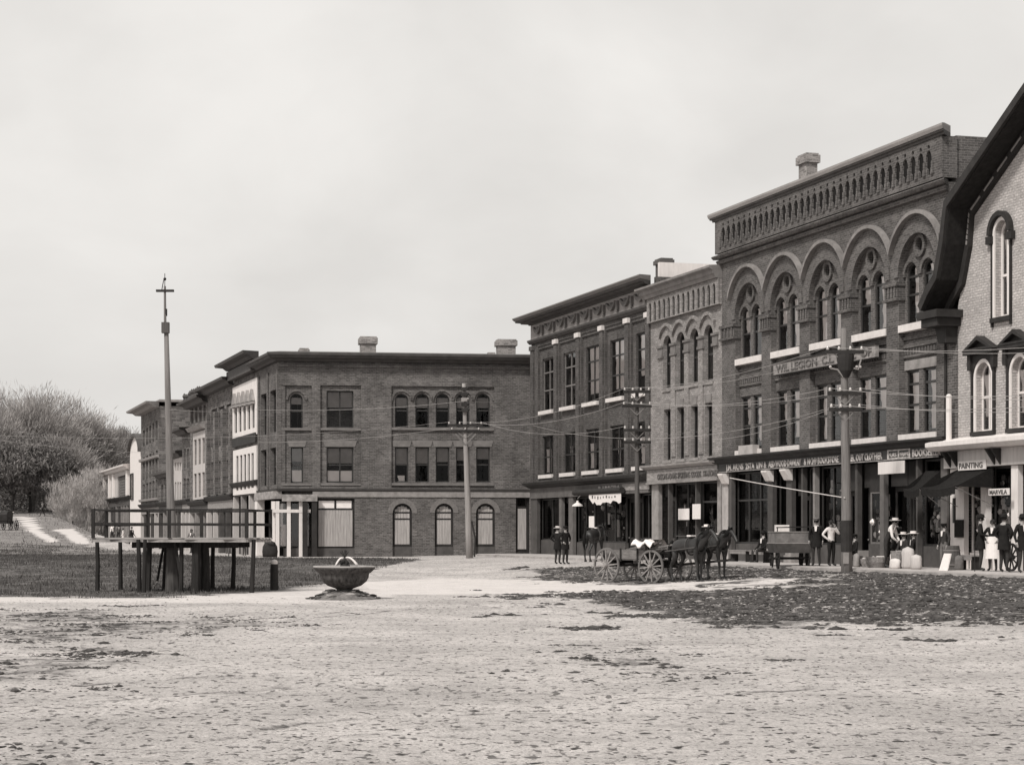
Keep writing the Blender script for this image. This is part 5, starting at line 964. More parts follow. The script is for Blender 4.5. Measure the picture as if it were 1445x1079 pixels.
# ---------------------------------------------------------------- poles and wires
ATT = {}
def upole(key, px, pyb, Y, pyt, arms, label, r0=.15, r1=.09, lean=0, dark=(0, 0), mat=POLEW):
    x = (px-CX)*Y/F; z = ZB(pyb, Y); o = E('utility_pole', label, 'utility pole', (x, Y, z), 0, 'utility poles along the shops')
    H = ZB(pyt, Y)-z; lz = lambda py: ZB(py, Y)-z; lxx = lambda h: lean*h/H
    n = 7; MB().tube([(lxx(H*t/n)+random.uniform(-.015, .015), 0, H*t/n-(.4 if t == 0 else 0)) for t in range(n+1)], [r0+(r1-r0)*t/n for t in range(n+1)], 12).build('shaft', mat, o, smooth=True)
    if dark[1]: MB().tube([(lxx(h), 0, h) for h in (lz(dark[0]), lz(dark[1]))], r0*1.03, 12).build('tar_band', TRIM, o)
    A = []
    for py, hw, n in arms:
        h = lz(py); a = MB().box(lxx(h)-hw, lxx(h)+hw, -.2, -.09, h-.06, h+.06).build('crossarm', TARM, o); l = []
        for t in range(n):
            xx = lxx(h)-hw+.08+(2*hw-.16)*t/(n-1); MB().lathe([(.02, h+.06), (.05, h+.08), (.045, h+.15), (.03, h+.19)], 8, (xx, -.145, 0)).build('insulator', INSUL, a); l.append(Vector((x+xx, Y-.145, z+h+.17)))
        for s in (-1, 1): MB().bar((lxx(h), -.12, h-.4), (lxx(h)+s*hw*.55, -.15, h-.05), .03).build('brace', METAL, a)
        A.append(l)
    ATT[key] = A; return o, lz, lxx
oR, lz, lxx = upole('R', 1195.5, 817, 70.4, 463, [(497, .66, 4), (555, .6, 4), (578, .56, 4)], 'stout utility pole with a black transformer cluster before the tall arched block', .2, .1, -.12, (734, 778), POLEW)
m = MB(); m.lathe([(.12, lz(533)), (.24, lz(523)), (.3, lz(505)), (.3, lz(500))], 14, (lxx(5), -.05, 0)); m.build('transformer', TRIM, oR)
m = MB(); m.box(-.66, .66, .12, .22, lz(500), lz(497)); m.tube([(.2, -.15, lz(520)), (.35, -.15, lz(522)), (.45, -.15, lz(508))], .03, 6); m.tube([(-.1, -.1, lz(535)), (-.35, -.15, lz(522)), (-.6, -.15, lz(520))], .03, 6); m.build('bracket', GSTONE, oR)
for x_ in (.3, .42, -.6): MB().ball((x_, -.16, lz(518)), .05, 6, 5).build('knob', INSUL, oR)
MB().box(-.17, .02, -.22, -.2, lz(795), lz(779)).build('handbill', GSTONE, oR)
oM, lz, lxx = upole('M', 900, 792, 92, 545, [(553, .62, 4), (573, .66, 4), (607, .62, 4), (624, .62, 4)], 'dark four-armed utility pole standing behind the wagon', .13, .08, -.05, mat=POLED)
oL, lz, lxx = upole('L', 663, 785.5, 111, 541, [(600, .95, 4), (608, .8, 3)], 'leaning pale utility pole before the arched doors of the corner block', .2, .1, -.33, mat=M('light_pole_wood', .27, .85, .25, scale=3, stretch=(7, 7, .35)))
for py in (548, 556, 563, 570, 578): m = MB(); h = lz(py); m.box(lxx(h)-.16, lxx(h)+.16, -.25, -.09, h-.12, h+.06); m.ball((lxx(h)+.2, -.2, h), .08, 6, 5); m.build('meter_box', GSTONE if py % 2 else TRIM, oL)
for s in (-1, 1): h = lz(620); m = MB(); m.bar((lxx(h), -.1, lz(628)), (lxx(h)+s*.55, -.15, lz(612)), .08); m.build('strut', POLEW, oL)
MB().tube([(.25, -.1, 0), (.3, -.1, lz(760)), (.1, -.1, lz(735))], .05, 6).build('cable_conduit', TRIM, oL)
nw = [0]
def wire(a, b, sag=.35, r=.0085, m_=WIREM, label=None):
    a, b = Vector(a), Vector(b); pt = [a.lerp(b, t/16)-Vector((0, 0, sag*4*(t/16)*(1-t/16))) for t in range(17)]; c = a.lerp(b, .5)
    nw[0] += 1; MB().tube([p-c for p in pt], r, 5).build('overhead_wire', m_, None, label=label or 'thin pale overhead wire strung between the poles', cat='wire', group='overhead wires strung along the square').location = c
Lf = [AT(-150, 604, 95), AT(-150, 606, 95)]
A = ATT
wire(A['L'][0][0], AT(-160, 606, 90), .6, label='upper long wire crossing the trees at the left, sagging slightly'); wire(A['L'][1][0], AT(365, 624, 118), .2, label='short wire from the leaning pole to the left corner of the brick block')
wire(AT(365, 578, 118), AT(655, 566, 110.5), .2, label='high wire across the upper arched windows of the corner block'); wire(AT(655, 566, 110.5), AT(752, 563, 117), .1, label='high wire from the leaning pole top to the swag-frieze block')
wire(AT(-100, 606, 160), AT(296, 640, 165), .5, label='lower slanting wire dropping from the left edge across the pale bare tree')
wire(AT(240, 578, 62), AT(365, 577, 118), .1, label='wire from the tall bandstand pole to the corner block')
ORD = ['topmost', 'second', 'third', 'lowest']
for i in range(3): wire(A['L'][0][i+1], A['M'][min(i, 3)][0], .5, label='long wire from the leaning pole to the %s arm of the four-armed pole' % ORD[i])
wire(A['L'][1][2], AT(752, 616, 117), .1, label='wire from the leaning pole to the left edge of the swag-frieze block')
for i in range(3):
    for j in ((0, 3) if i < 2 else (1,)): wire(A['M'][i+(i == 2)][j], A['R'][i][j], .35, label='wire from the %s arm of the four-armed pole to the stout one, %s arm, %s' % (ORD[i+(i == 2)], ORD[i], 'left' if j == 0 else 'right' if j == 3 else 'middle'))
Rr = [(1600, 475, 54), (1600, 548, 54), (1600, 560, 54)]
for i in range(3):
    for j in (0, 3): x_, y_, Y_ = Rr[i]; wire(A['R'][i][j], AT(x_+j*14, y_+j*3, Y_), .25, label='wire leaving the %s arm of the stout pole, %s end, towards the right edge' % (ORD[i], 'left' if j == 0 else 'right'))
wire(AT(1192, 702, 70.2), AT(1030, 674, 87), .02, .02, STONE, label='pale guy wire slanting from the stout pole to the white shop capital')
wire(A['R'][2][1], AT(1012, 620, 89), .2, label='service wire from the stout pole to the joint of buff and dark brick')
wire(A['M'][3][2], AT(752, 600, 116), .2, label='service wire from the four-armed pole to the left end of the swag-frieze block')
# ---------------------------------------------------------------- skinned figures
def skinmesh(J, Ed, sub=1):
    """J: list of (pos, rx, ry); returns verts, faces of one continuous skin surface"""
    me = bpy.data.meshes.new('s'); me.from_pydata([j[0] for j in J], Ed, []); o = bpy.data.objects.new('s', me); COL.objects.link(o)
    md = o.modifiers.new('k', 'SKIN'); md.use_smooth_shade = True; md.branch_smoothing = .5
    if not me.skin_vertices: me.skin_vertices.new() if hasattr(me.skin_vertices, 'new') else None
    sv = me.skin_vertices[0].data
    for i, j in enumerate(J): sv[i].radius = (j[1], j[2]); sv[i].use_root = (i == 0)
    s = o.modifiers.new('u', 'SUBSURF'); s.levels = sub; s.render_levels = sub
    bpy.context.view_layer.update(); e = o.evaluated_get(bpy.context.evaluated_depsgraph_get()); m2 = e.to_mesh()
    V = [tuple(v.co) for v in m2.vertices]; Fs = [tuple(p.vertices) for p in m2.polygons]; e.to_mesh_clear(); bpy.data.objects.remove(o); return V, Fs
# skin_vertices layer has to exist before the modifier reads it
def skinmesh(J, Ed, sub=1):
    bm = bmesh.new(); ly = bm.verts.layers.skin.verify(); vs = []
    for i, j in enumerate(J): v = bm.verts.new(j[0]); v[ly].radius = (j[1], j[2]); v[ly].use_root = (i == 0); vs.append(v)
    for a, b in Ed: bm.edges.new((vs[a], vs[b]))
    me = bpy.data.meshes.new('s'); bm.to_mesh(me); bm.free(); o = bpy.data.objects.new('s', me); COL.objects.link(o)
    md = o.modifiers.new('k', 'SKIN'); md.branch_smoothing = .4; s = o.modifiers.new('u', 'SUBSURF'); s.levels = sub; s.render_levels = sub
    bpy.context.view_layer.update(); e = o.evaluated_get(bpy.context.evaluated_depsgraph_get()); m2 = e.to_mesh()
    V = [tuple(v.co) for v in m2.vertices]; Fs = [tuple(p.vertices) for p in m2.polygons]; e.to_mesh_clear(); bpy.data.objects.remove(o); return V, Fs
SKIN = M('skin', .34, .6, .1); BLK = M('black_cloth', .018, .9, .3, scale=9); CHAR = M('charcoal_cloth', .04, .9, .3, scale=9); GRYC = M('grey_cloth', .14, .9, .25, scale=9); WHC = M('white_cotton', .7, .9, .1, scale=9); SHOE = M('black_leather', .015, .5, .2); STRAW = M('pale_straw', .6, .8, .12); HAIR = M('dark_hair', .03, .9, .3)
POSES = {
 'stand': dict(el=(.26, .04, 1.14), wr=(.25, -.06, .90)),
 'hips': dict(el=(.36, .08, 1.18), wr=(.19, -.06, 1.0)),
 'cross': dict(el=(.25, -.06, 1.16), wr=(.02, -.22, 1.2)),
 'hold': dict(el=(.25, 0, 1.14), wr=(.16, -.26, 1.08)),
 'face': dict(el=(.26, -.16, 1.2), wr=(.07, -.17, 1.47)),
 'walk': dict(el=(.25, .06, 1.14), wr=(.24, -.1, .92), walk=True),
 'lean': dict(el=(.25, -.25, 1.05), wr=(.14, -.42, .92), bend=.3),
 'sit': dict(el=(.25, -.06, 1.12), wr=(.12, -.34, .98), sit=True),
}
def hand(mb, w, e, s):
    d = (Vector(w)-Vector(e)).normalized(); sd_ = Vector((-s, 0, 0)); sd_ = (sd_-d*sd_.dot(d)).normalized(); n = d.cross(sd_).normalized(); w = Vector(w)
    mb.bar(w-d*.01, w+d*.085, .03, .075)
    for k, (o, l) in enumerate(((-.03, .06), (-.01, .075), (.01, .07), (.03, .055))):
        a = w+d*.08+n*o; b = a+d*l*.55; c = b+(d*.75+sd_*.5)*l*.5; mb.tube([a, b, c], [.0095, .009, .007], 5)
    a = w+d*.02-n*.035; mb.tube([a, a+(d*.6-n*.6)*.035, a+(d*1.0-n*.35)*.06], [.011, .01, .008], 5)
def person(pos, yaw, H, pose, label, coat=BLK, trou=CHAR, hat='bowler', hatm=BLK, shirt=WHC, apron=None, tail=True, sleeves=None):
    q = POSES[pose]; sit = q.get('sit'); walk = q.get('walk'); bend = q.get('bend', 0); dz = -.45 if sit else 0
    def T(p, up=True):
        x, y, z = p
        if bend and up and z > .95: t = z-.95; y = y-math.sin(bend)*t*1.6; z = .95+t*math.cos(bend)
        return (x, y, z+dz)
    J = [(T((0, 0, .96)), .15, .11), (T((0, .0, 1.12)), .135, .10), (T((0, .01, 1.33)), .165, .115), (T((0, .015, 1.49)), .055, .055), (T((0, -.005, 1.60)), .078, .09), (T((0, 0, 1.70)), .06, .07)]
    Ed = [(0, 1), (1, 2), (2, 3), (3, 4), (4, 5)]; cat = [0, 0, 0, 2, 2, 2]
    hands = []
    for s in (1, -1):
        el, wr = q['el'], q['wr']
        if pose == 'face' and s < 0: el, wr = POSES['hips']['el'], POSES['hips']['wr']
        sh = T((s*.17, .01, 1.42)); e_ = T((s*el[0], el[1]*(1 if not walk else s), el[2])); w_ = T((s*wr[0], wr[1]*(1 if not walk else 1.8*s), wr[2]))
        i = len(J); J += [(sh, .07, .07), (e_, .05, .05), (w_, .03, .03)]; Ed += [(2, i), (i, i+1), (i+1, i+2)]; cat += [3, 3, 3]; hands.append((w_, e_, s))
        if sit: hp, kn, an, to = (s*.1, 0, .52), (s*.15, -.43, .52), (s*.15, -.42, .1), (s*.16, -.58, .05)
        elif walk: hp, kn, an, to = (s*.09, 0, .9), (s*.1, -.05-.12*s, .5), (s*.1, .02-.26*s, .1), (s*.11, -.13-.26*s, .05)
        else: hp, kn, an, to = (s*.09, 0, .9), (s*.1+random.uniform(-.02, .02), -.02, .5), (s*.11, .03, .09), (s*.13, -.13, .045)
        i = len(J); J += [(hp, .1, .1), (kn, .065, .065), (an, .042, .042), (to, .045, .035)]; Ed += [(0, i), (i, i+1), (i+1, i+2), (i+2, i+3)]; cat += [1, 1, 1, 4]
    V, Fs = skinmesh(J, Ed); k = H/1.75; mb = MB(); mb.v = V[:]; JP = np.array([j[0] for j in J]); hc = Vector(J[4][0])
    segs = [(a, b) for a, b in Ed]
    for f in Fs:
        c = np.mean([V[i] for i in f], 0); best = 9; bc = 0
        for a, b in segs:
            A_, B_ = JP[a], JP[b]; t = np.clip((c-A_)@(B_-A_)/max(1e-9, (B_-A_)@(B_-A_)), 0, 1); d = np.linalg.norm(c-A_-(B_-A_)*t)
            if d < best: best = d; bc = cat[b]
        mb.f.append(f); mb.mi.append({0: 0, 1: 1, 2: 2, 3: 5, 4: 3}[bc])
    mb.cm = 2
    for h in hands: hand(mb, *h)
    def hp_(x, y, z): return (hc.x+x, hc.y+y, hc.z+z)
    mb.add([hp_(-.014, -.085, -.02), hp_(.014, -.085, -.02), hp_(0, -.085, .03), hp_(0, -.118, -.014)], [(0, 1, 3), (1, 2, 3), (2, 0, 3)])
    for s in (-1, 1): mb.cm = 2; mb.ball(hp_(s*.082, .01, .0), (.012, .02, .03), 6, 4); mb.cm = 4; mb.ball(hp_(s*.03, -.083, .022), (.012, .008, .007), 6, 4)
    mb.cm = 4; mb.box(hc.x-.025, hc.x+.025, hc.y-.092, hc.y-.085, hc.z-.05, hc.z-.042)
    r = E('person', label, 'person', pos, yaw); o = mb.build('body', [coat, trou, SKIN, SHOE, HAIR, sleeves or coat], r, smooth=True)
    kids = []
    hz = hc.z+.055; hair = MB(); hair.lathe([(.088, -.06), (.096, 0), (.088, .05), (.05, .085), (.01, .095)], 12, (hc.x, hc.y+.018, hc.z+.03), 1, 1.1); kids.append(hair.build('hair', HAIR, r, smooth=True))
    if hat == 'bowler': m = MB(); m.lathe([(.145, .0), (.15, .012), (.105, .015), (.103, .06), (.085, .1), (.04, .12), (.005, .123)], 16, (hc.x, hc.y+.005, hz), .9, 1.1); kids.append(m.build('hat', hatm, r, smooth=True))
    elif hat == 'straw': m = MB(); m.lathe([(.19, -.005), (.19, .008), (.1, .012), (.1, .085), (.005, .09)], 18, (hc.x, hc.y, hz), 1, 1.08); kids.append(m.build('hat', hatm, r))
    elif hat == 'cap': m = MB(); m.lathe([(.1, 0), (.125, .05), (.1, .075), (.005, .08)], 14, (hc.x, hc.y, hz)); m.add([hp_(-.07, -.08, .06), hp_(.07, -.08, .06), hp_(.05, -.15, .045), hp_(-.05, -.15, .045), hp_(-.07, -.08, .052), hp_(.07, -.08, .052), hp_(.05, -.15, .037), hp_(-.05, -.15, .037)], [(0, 3, 2, 1), (4, 5, 6, 7), (2, 3, 7, 6)]); kids.append(m.build('hat', hatm, r))
    if tail and not sit: m = MB(); m.lathe([(.21, .68), (.2, .85), (.165, 1.0), (.15, 1.1)], 14, (0, .01, 0), 1, .75, cap=False); kids.append(m.build('coat_skirt', coat, r, smooth=True))
    if shirt: a, b, c, d = T((-.03, -.125, 1.25)), T((.03, -.125, 1.25)), T((.05, -.11, 1.44)), T((-.05, -.11, 1.44)); m = MB(); bk = lambda p: (p[0], p[1]+.02, p[2]); m.add([a, b, c, d, bk(a), bk(b), bk(c), bk(d)], [(0, 1, 2, 3), (4, 7, 6, 5), (0, 4, 5, 1), (1, 5, 6, 2), (2, 6, 7, 3), (3, 7, 4, 0)]); kids.append(m.build('shirt_front', shirt, r))
    if apron: m = MB(); n = 9; v = []; 
    if apron:
        for z, rr in ((1.15, .17), (.95, .2), (.7, .23), (.42, .26)):
            for t in range(n): a = -math.pi/2-1.5+3.0*t/(n-1); v.append((rr*math.cos(a), rr*.75*math.sin(a), z))
        m.add(v, [(i*n+t, i*n+t+1, (i+1)*n+t+1, (i+1)*n+t) for i in range(3) for t in range(n-1)]); kids.append(m.build('apron', apron, r))
    r.scale = (k, k, k); return r
def on(fc, px, d, z=-.004): u = fc.P(px, d=d); return fc.w(u, -d, z)
R_ = math.radians
person(on(fF, 1384, 1.6), R_(75), 1.80, 'hold', 'man in a dark suit and hat with a walking stick at the white pilastered shop', hat='bowler')
st_ = MB().tube([(0, 0, 0), (0, 0, .88), (.05, 0, .93)], .014, 6).build('walking_stick', OLDW, None, label='thin walking stick held by the man at the white shop front', cat='stick'); st_.location = on(fF, 1375.5, 1.9)
person(on(fF, 1401, 1.4), R_(-30), 1.68, 'hips', 'shopkeeper in a long white apron between two dark suited men', coat=BLK, apron=WHC, hat='none', tail=False)
person(on(fF, 1417, 1.9), R_(130), 1.80, 'hips', 'broad man in black seen from behind with hands at his hips', hat='bowler', shirt=None)
person(on(fF, 1443, 1.9), R_(20), 1.78, 'stand', 'man in black cut by the right edge of the photo', hat='bowler')
person(on(fF, 1332, 1.5), R_(-60), 1.55, 'stand', 'boy in a dark jacket standing beside the pale leaning board', coat=CHAR, trou=GRYC, hat='cap', tail=False)
person(on(fE, 1251, 1.6), R_(60), 1.78, 'lean', 'man in straw hat bending forward over the goods on the pavement', coat=CHAR, hat='straw', hatm=STRAW, sleeves=WHC, tail=False)
person(on(fE, 1275, 1.3), R_(-60), 1.70, 'sit', 'seated man in pale straw hat and pale trousers on a crate, left of two', coat=CHAR, trou=WHC, hat='straw', hatm=STRAW)
person(on(fE, 1289, 1.3), R_(-100), 1.74, 'sit', 'seated man in a pale hat leaning on the white sacks, right of two', coat=BLK, trou=GRYC, hat='straw', hatm=WHC)
person(on(fE, 1264, 1.1), R_(-40), 1.72, 'face', 'man in dark clothes standing in the shadow behind the seated men', hat='none')
person(on(fE, 1152, 2.5), R_(-20), 1.78, 'stand', 'man in dark coat and pale cap with white shirt front beside the delivery wagon', hat='cap', hatm=GRYC)
person(on(fE, 1173, 2.2), R_(30), 1.70, 'face', 'man in white shirt shading his eyes left of the stout pole', coat=WHC, trou=BLK, hat='none', tail=False, apron=None)
person(on(fE, 1206, 1.5), R_(-70), 1.6, 'sit', 'dark figure crouched on a box just right of the stout pole', hat='cap')
person(on(fE, 1077, 1.2), R_(-60), 1.74, 'sit', 'man in black sitting on the shop bench beneath the white capitals', hat='bowler')
p = G(1008, 806); person(p+Vector((0, 3, 0)), R_(-20), 1.75, 'hold', 'driver in a wide white hat standing behind the two dark horses', hat='straw', hatm=WHC)
p = G(787, 796); person(p, R_(140), 1.74, 'hips', 'left one of the two men in black in the road before the boarded shop', hat='straw', hatm=STRAW)
p = G(798, 796); person(p, R_(40), 1.74, 'hips', 'right one of the two men in black in the road before the boarded shop', hat='cap', shirt=None)
p = G(325, 787); person(p, R_(20), 1.15, 'walk', 'child in pale clothes under the bandstand near the white front', coat=WHC, trou=GRYC, hat='none', tail=False)
p = G(345, 784); person(p, R_(-20), 1.1, 'stand', 'small child in a dark coat near the corner shop', coat=CHAR, hat='cap', tail=False)
for i, (px, Y, h, c) in enumerate(((158, 172, 1.6, WHC), (167, 176, 1.7, GRYC), (174, 170, 1.3, WHC), (186, 168, 1.7, CHAR), (60, 222, 1.7, GRYC), (103, 226, 1.7, CHAR), (270, 140, 1.7, GRYC))):
    X = (px-CX)*Y/F; person((X, Y, float(height(X, Y))), R_(random.uniform(-90, 90)), h, 'walk', ['distant figure in white seen beneath the left end of the bandstand', 'distant figure in grey, second from the left under the bandstand', 'distant child in white under the bandstand', 'distant figure in dark clothes near the tall far block', 'tiny distant walker on the bank left of the road', 'tiny distant dark walker at the foot of the trees', 'distant figure in grey by the low dark shops'][i], coat=c, hat='none', tail=c is not GRYC)
# ---------------------------------------------------------------- horses
HCOAT = M('dark_bay_coat', .02, .5, .5, scale=3); MANE = M('black_mane', .012, .8, .3)
def horse(pos, yaw, label, head=0, sc=1.0, harness=True, group=None):
    """faces +X locally"""
    J = [((-.55, 0, 1.33), .25, .27), ((-.2, 0, 1.3), .25, .27), ((.15, 0, 1.26), .26, .3), ((.5, 0, 1.3), .22, .29), ((.78, 0, 1.5), .12, .2), ((1.0, 0, 1.76+head), .085, .13), ((1.14, 0, 1.92+head), .075, .1), ((1.36, 0, 1.72+head), .065, .08), ((1.53, 0, 1.52+head), .05, .055), ((-.76, 0, 1.32), .17, .2)]
    Ed = [(0, 1), (1, 2), (2, 3), (3, 4), (4, 5), (5, 6), (6, 7), (7, 8), (0, 9)]
    for s in (1, -1):
        i = len(J); o = .06*s
        J += [((-.62, s*.15, 1.1), .13, .17), ((-.5+o*.5, s*.17, .84), .08, .11), ((-.74+o, s*.16, .54), .05, .065), ((-.69+o, s*.16, .2), .032, .036), ((-.64+o, s*.16, .05), .05, .05)]; Ed += [(0, i), (i, i+1), (i+1, i+2), (i+2, i+3), (i+3, i+4)]
        i = len(J); J += [((.52, s*.14, 1.05), .11, .15), ((.5-o*.4, s*.15, .82), .065, .085), ((.54-o, s*.14, .5), .047, .05), ((.53-o, s*.14, .18), .032, .034), ((.57-o, s*.14, .05), .048, .05)]; Ed += [(3, i), (i, i+1), (i+1, i+2), (i+2, i+3), (i+3, i+4)]
    V, Fs = skinmesh(J, Ed, 2); r = E('horse', label, 'horse', pos, yaw, group); mb = MB(); mb.v = V[:]; mb.f = Fs[:]; mb.mi = [0]*len(Fs)
    for s in (1, -1): mb.tube([(1.08, s*.05, 1.95+head), (1.09, s*.07, 2.06+head), (1.1, s*.075, 2.13+head)], [.035, .03, .006], 6)
    mb.cm = 1
    for s in (1, -1): mb.ball((1.22, s*.065, 1.86+head), .018, 6, 4)
    mb.build('body', [HCOAT, MANE], r, smooth=True)
    m = MB()
    for t in range(14): x = t/13; a = Vector((.62+.5*x, 0, 1.66+.38*x+head*x)); s = 1 if t % 2 else -1; m.add([a+Vector((-.05, 0, 0)), a+Vector((.05, 0, .03)), a+Vector((.03, s*.13, -.22)), a+Vector((-.04, s*.12, -.26))], [(0, 1, 2, 3)])
    m.build('mane', MANE, r)
    m = MB(); m.tube([(-.9, 0, 1.42), (-1.03, 0, 1.25), (-1.06, 0, .9), (-1.03, 0, .55)], [.05, .07, .085, .02], 8); m.build('tail', MANE, r, smooth=True)
    for hx in (1, -1): MB().lathe([(.07, 0), (.062, .07), (.05, .09)], 10, (-.63+.06*hx, hx*.16, 0)).build('hoof', SHOE, r); MB().lathe([(.068, 0), (.06, .07), (.05, .09)], 10, (.58-.06*hx, hx*.14, 0)).build('hoof', SHOE, r)
    if harness:
        m = MB(); 
        for k in range(20): a, b = k*math.pi/10, (k+1)*math.pi/10; m.bar((.66+.06*math.sin(a), .25*math.cos(a), 1.36+.36*math.sin(a)), (.66+.06*math.sin(b), .25*math.cos(b), 1.36+.36*math.sin(b)), .07)
        m.build('collar', SHOE, r); m = MB()
        for k in range(16): a, b = k*math.pi/8, (k+1)*math.pi/8; m.bar((.12, .285*math.cos(a), 1.26+.33*math.sin(a)), (.12, .285*math.cos(b), 1.26+.33*math.sin(b)), .03, .05)
        for s in (1, -1): m.bar((.6, s*.27, 1.2), (-1.0, s*.27, 1.05), .02, .04)
        m.bar((.1, 0, 1.585), (-.7, 0, 1.6), .03, .03); m.build('harness', M('harness_leather', .06, .5), r)
        MB().box(.02, .22, -.13, .13, 1.575, 1.63).build('back_pad', WHC if head < 0 else SHOE, r)
    r.scale = (sc,)*3; return r
# ---------------------------------------------------------------- wagons
def wheel(par, x, y, rr, mat, n=12, w=.05, tm=None):
    m = MB(); N_ = 28
    for i in range(N_):
        a, b = 2*math.pi*i/N_, 2*math.pi*(i+1)/N_; v = []
        for t in (a, b):
            for q, yy in ((rr, -w/2), (rr, w/2), (rr-.07, w/2), (rr-.07, -w/2)): v.append((x+q*math.cos(t), y+yy, rr+q*math.sin(t)))
        m.add(v, [(0, 4, 5, 1), (1, 5, 6, 2), (2, 6, 7, 3), (3, 7, 4, 0)])
    wh = m.build('wheel', tm or mat, par)
    for i in range(n): a = 2*math.pi*i/n+.1; MB().bar((x+.08*math.cos(a), y, rr+.08*math.sin(a)), (x+(rr-.05)*math.cos(a), y, rr+(rr-.05)*math.sin(a)), .035, .04).build('spoke', mat, wh)
    h = MB(); h.v = []; 
    h.tube([(x, y-.13, rr), (x, y-.08, rr), (x, y+.08, rr), (x, y+.13, rr)], [.05, .08, .08, .05], 12); h.build('hub', mat, wh)
    return wh
WGN = M('weathered_wagon_paint', .16, .8, .35, scale=4, stretch=(1, 1, 4)); WHL = M('muddy_wheel_paint', .24, .8, .35, scale=6)
pr = G(856, 822); yaw = math.atan2(-.73, .68); fw_ = Vector((.68, -.73, 0)).normalized()
wg = E('farm_wagon', 'open farm wagon with tall spoked wheels hitched to two dark horses in the square', 'wagon', pr+Vector((.73, .68, 0))*.72, yaw)
for x, rr in ((0, .61), (2.1, .58)):
    for y in (-.72, .72): wheel(wg, x, y, rr, WHL, 12, tm=M('iron_tyre', .12, .5))
    MB().bar((x, -.75, rr), (x, .75, rr), .09).build('axle', OLDW, wg)
    MB().box(x-.07, x+.07, -.55, .55, rr+.05, .8).build('bolster', OLDW, wg)
MB().bar((-.1, 0, .62), (2.2, 0, .62), .08).build('reach_pole', OLDW, wg)
MB().box(-.45, 2.35, -.5, .5, .8, .84).build('floor', WGN, wg)
for s in (-1, 1):
    MB().box(-.45, 1.6, s*.5-.02, s*.5+.02, .842, 1.14).build('side_board', WGN, wg); m = MB()
    for x in (-.3, .5, 1.3): m.box(x-.03, x+.03, s*.54-.015, s*.54+.015, .75, 1.2)
    for k, x in enumerate((-.3, .5, 1.3)): MB().box(x-.03, x+.03, s*.54-.015, s*.54+.015, .75, 1.2).build('stake', OLDW, wg)
MB().box(-.47, -.44, -.5, .5, .842, 1.12).build('tail_board', WGN, wg); MB().box(1.58, 1.61, -.5, .5, .842, 1.3).build('front_board', WGN, wg)
m = MB(); m.box(1.55, 1.95, -.5, .5, 1.32, 1.37); m.box(1.5, 1.55, -.5, .5, 1.37, 1.5); m.build('seat', OLDW, wg)
for s in (-1, 1): MB().bar((1.6, s*.4, .85), (1.75, s*.4, 1.32), .04).build('seat_spring', OLDW, wg)
MB().bar((2.1, 0, .6), (5.2, 0, .85), .08).build('tongue', OLDW, wg); MB().bar((2.9, -.6, .68), (2.9, .6, .68), .06).build('whiffletree', OLDW, wg)
cl = E('white_blanket', 'crumpled pale blanket thrown over the wagon seat by the front wheel', 'blanket', pr+fw_*1.75+Vector((.73, .68, 0))*.35+Vector((0, 0, 1.37)), yaw); m = MB(); n = 9; v = []
for i in range(n):
    for j in range(n): v.append((-.45+.9*i/(n-1), -.5+1.0*j/(n-1), .07+.07*math.sin(i*1.3+j*.8)+random.uniform(-.03, .03)-(.3*(max(0, j-6)/2)) -(.12 if j == 0 else 0)))
m.add(v, [(i*n+j, (i+1)*n+j, (i+1)*n+j+1, i*n+j+1) for i in range(n-1) for j in range(n-1)]); m.v += [(a, b, c-.03) for a, b, c in m.v]; m.f += [tuple(q+n*n for q in f[::-1]) for f in m.f]; m.mi += m.mi; m.build('cloth', WHC, cl, smooth=True)
ld = E('lumber_load', 'poles and brush loaded lengthwise on the farm wagon', 'load', pr+Vector((.73, .68, 0))*.72+Vector((0, 0, .86)), yaw)
for k in range(12): y = random.uniform(-.4, .4); MB().bar((random.uniform(-.35, .2), y, random.uniform(.05, .15)), (random.uniform(1.2, 3.4), y+random.uniform(-.2, .2), random.uniform(.1, .55)), random.uniform(.03, .06)).build('pole', random.choice([POLEW, BARK, WGN]), ld)
side = Vector((.73, .68, 0)).normalized(); hb = pr+side*.72+fw_*3.75
for k, s in enumerate((-1, 1)):
    q = hb+side*(.48*s)+fw_*(.12*s); q.z = float(height(q.x, q.y))
    horse(q, yaw-.2-.08*s, ['near dark horse of the wagon team, on the right', 'far dark horse of the wagon team, half hidden on the left'][k], head=-.12 if s < 0 else -.22, sc=.95, group='dark horses of the wagon team')
p = G(838, 792); horse(p, R_(62), 'dark horse standing tail on at the kerb behind the wagon', head=-.3, sc=.98, harness=True)
# delivery wagon with panelled box, seen from behind
p = G(1120, 803); dw = E('delivery_wagon', 'dark box delivery wagon with a raised rail standing tail on before the shops', 'wagon', p, math.atan2(AW[1], AW[0])-.25)
WB = M('worn_grey_wagon_box', .10, .7, .4, scale=2)
for x, rr in ((.25, .5), (1.9, .45)):
    for y in (-.66, .66): wheel(dw, x, y, rr, OLDW, 12)
    MB().bar((x, -.7, rr), (x, .7, rr), .08).build('axle', OLDW, dw)
m = MB(); m.add([(-.2, -.72, .72), (2.3, -.72, .72), (2.3, .72, .72), (-.2, .72, .72), (-.35, -.85, 1.12), (2.4, -.85, 1.12), (2.4, .85, 1.12), (-.35, .85, 1.12)], [(0, 3, 2, 1), (4, 5, 6, 7), (0, 1, 5, 4), (1, 2, 6, 5), (2, 3, 7, 6), (3, 0, 4, 7)]); m.build('lower_box', WB, dw)
m = MB(); m.box(-.36, 2.0, -.86, .86, 1.124, 1.17); m.build('ledge', M('worn_edge', .25), dw); MB().box(-.3, 1.9, -.8, .8, 1.174, 1.62).build('upper_box', M('faded_wagon_panel', .17, .7, .35, scale=3), dw)
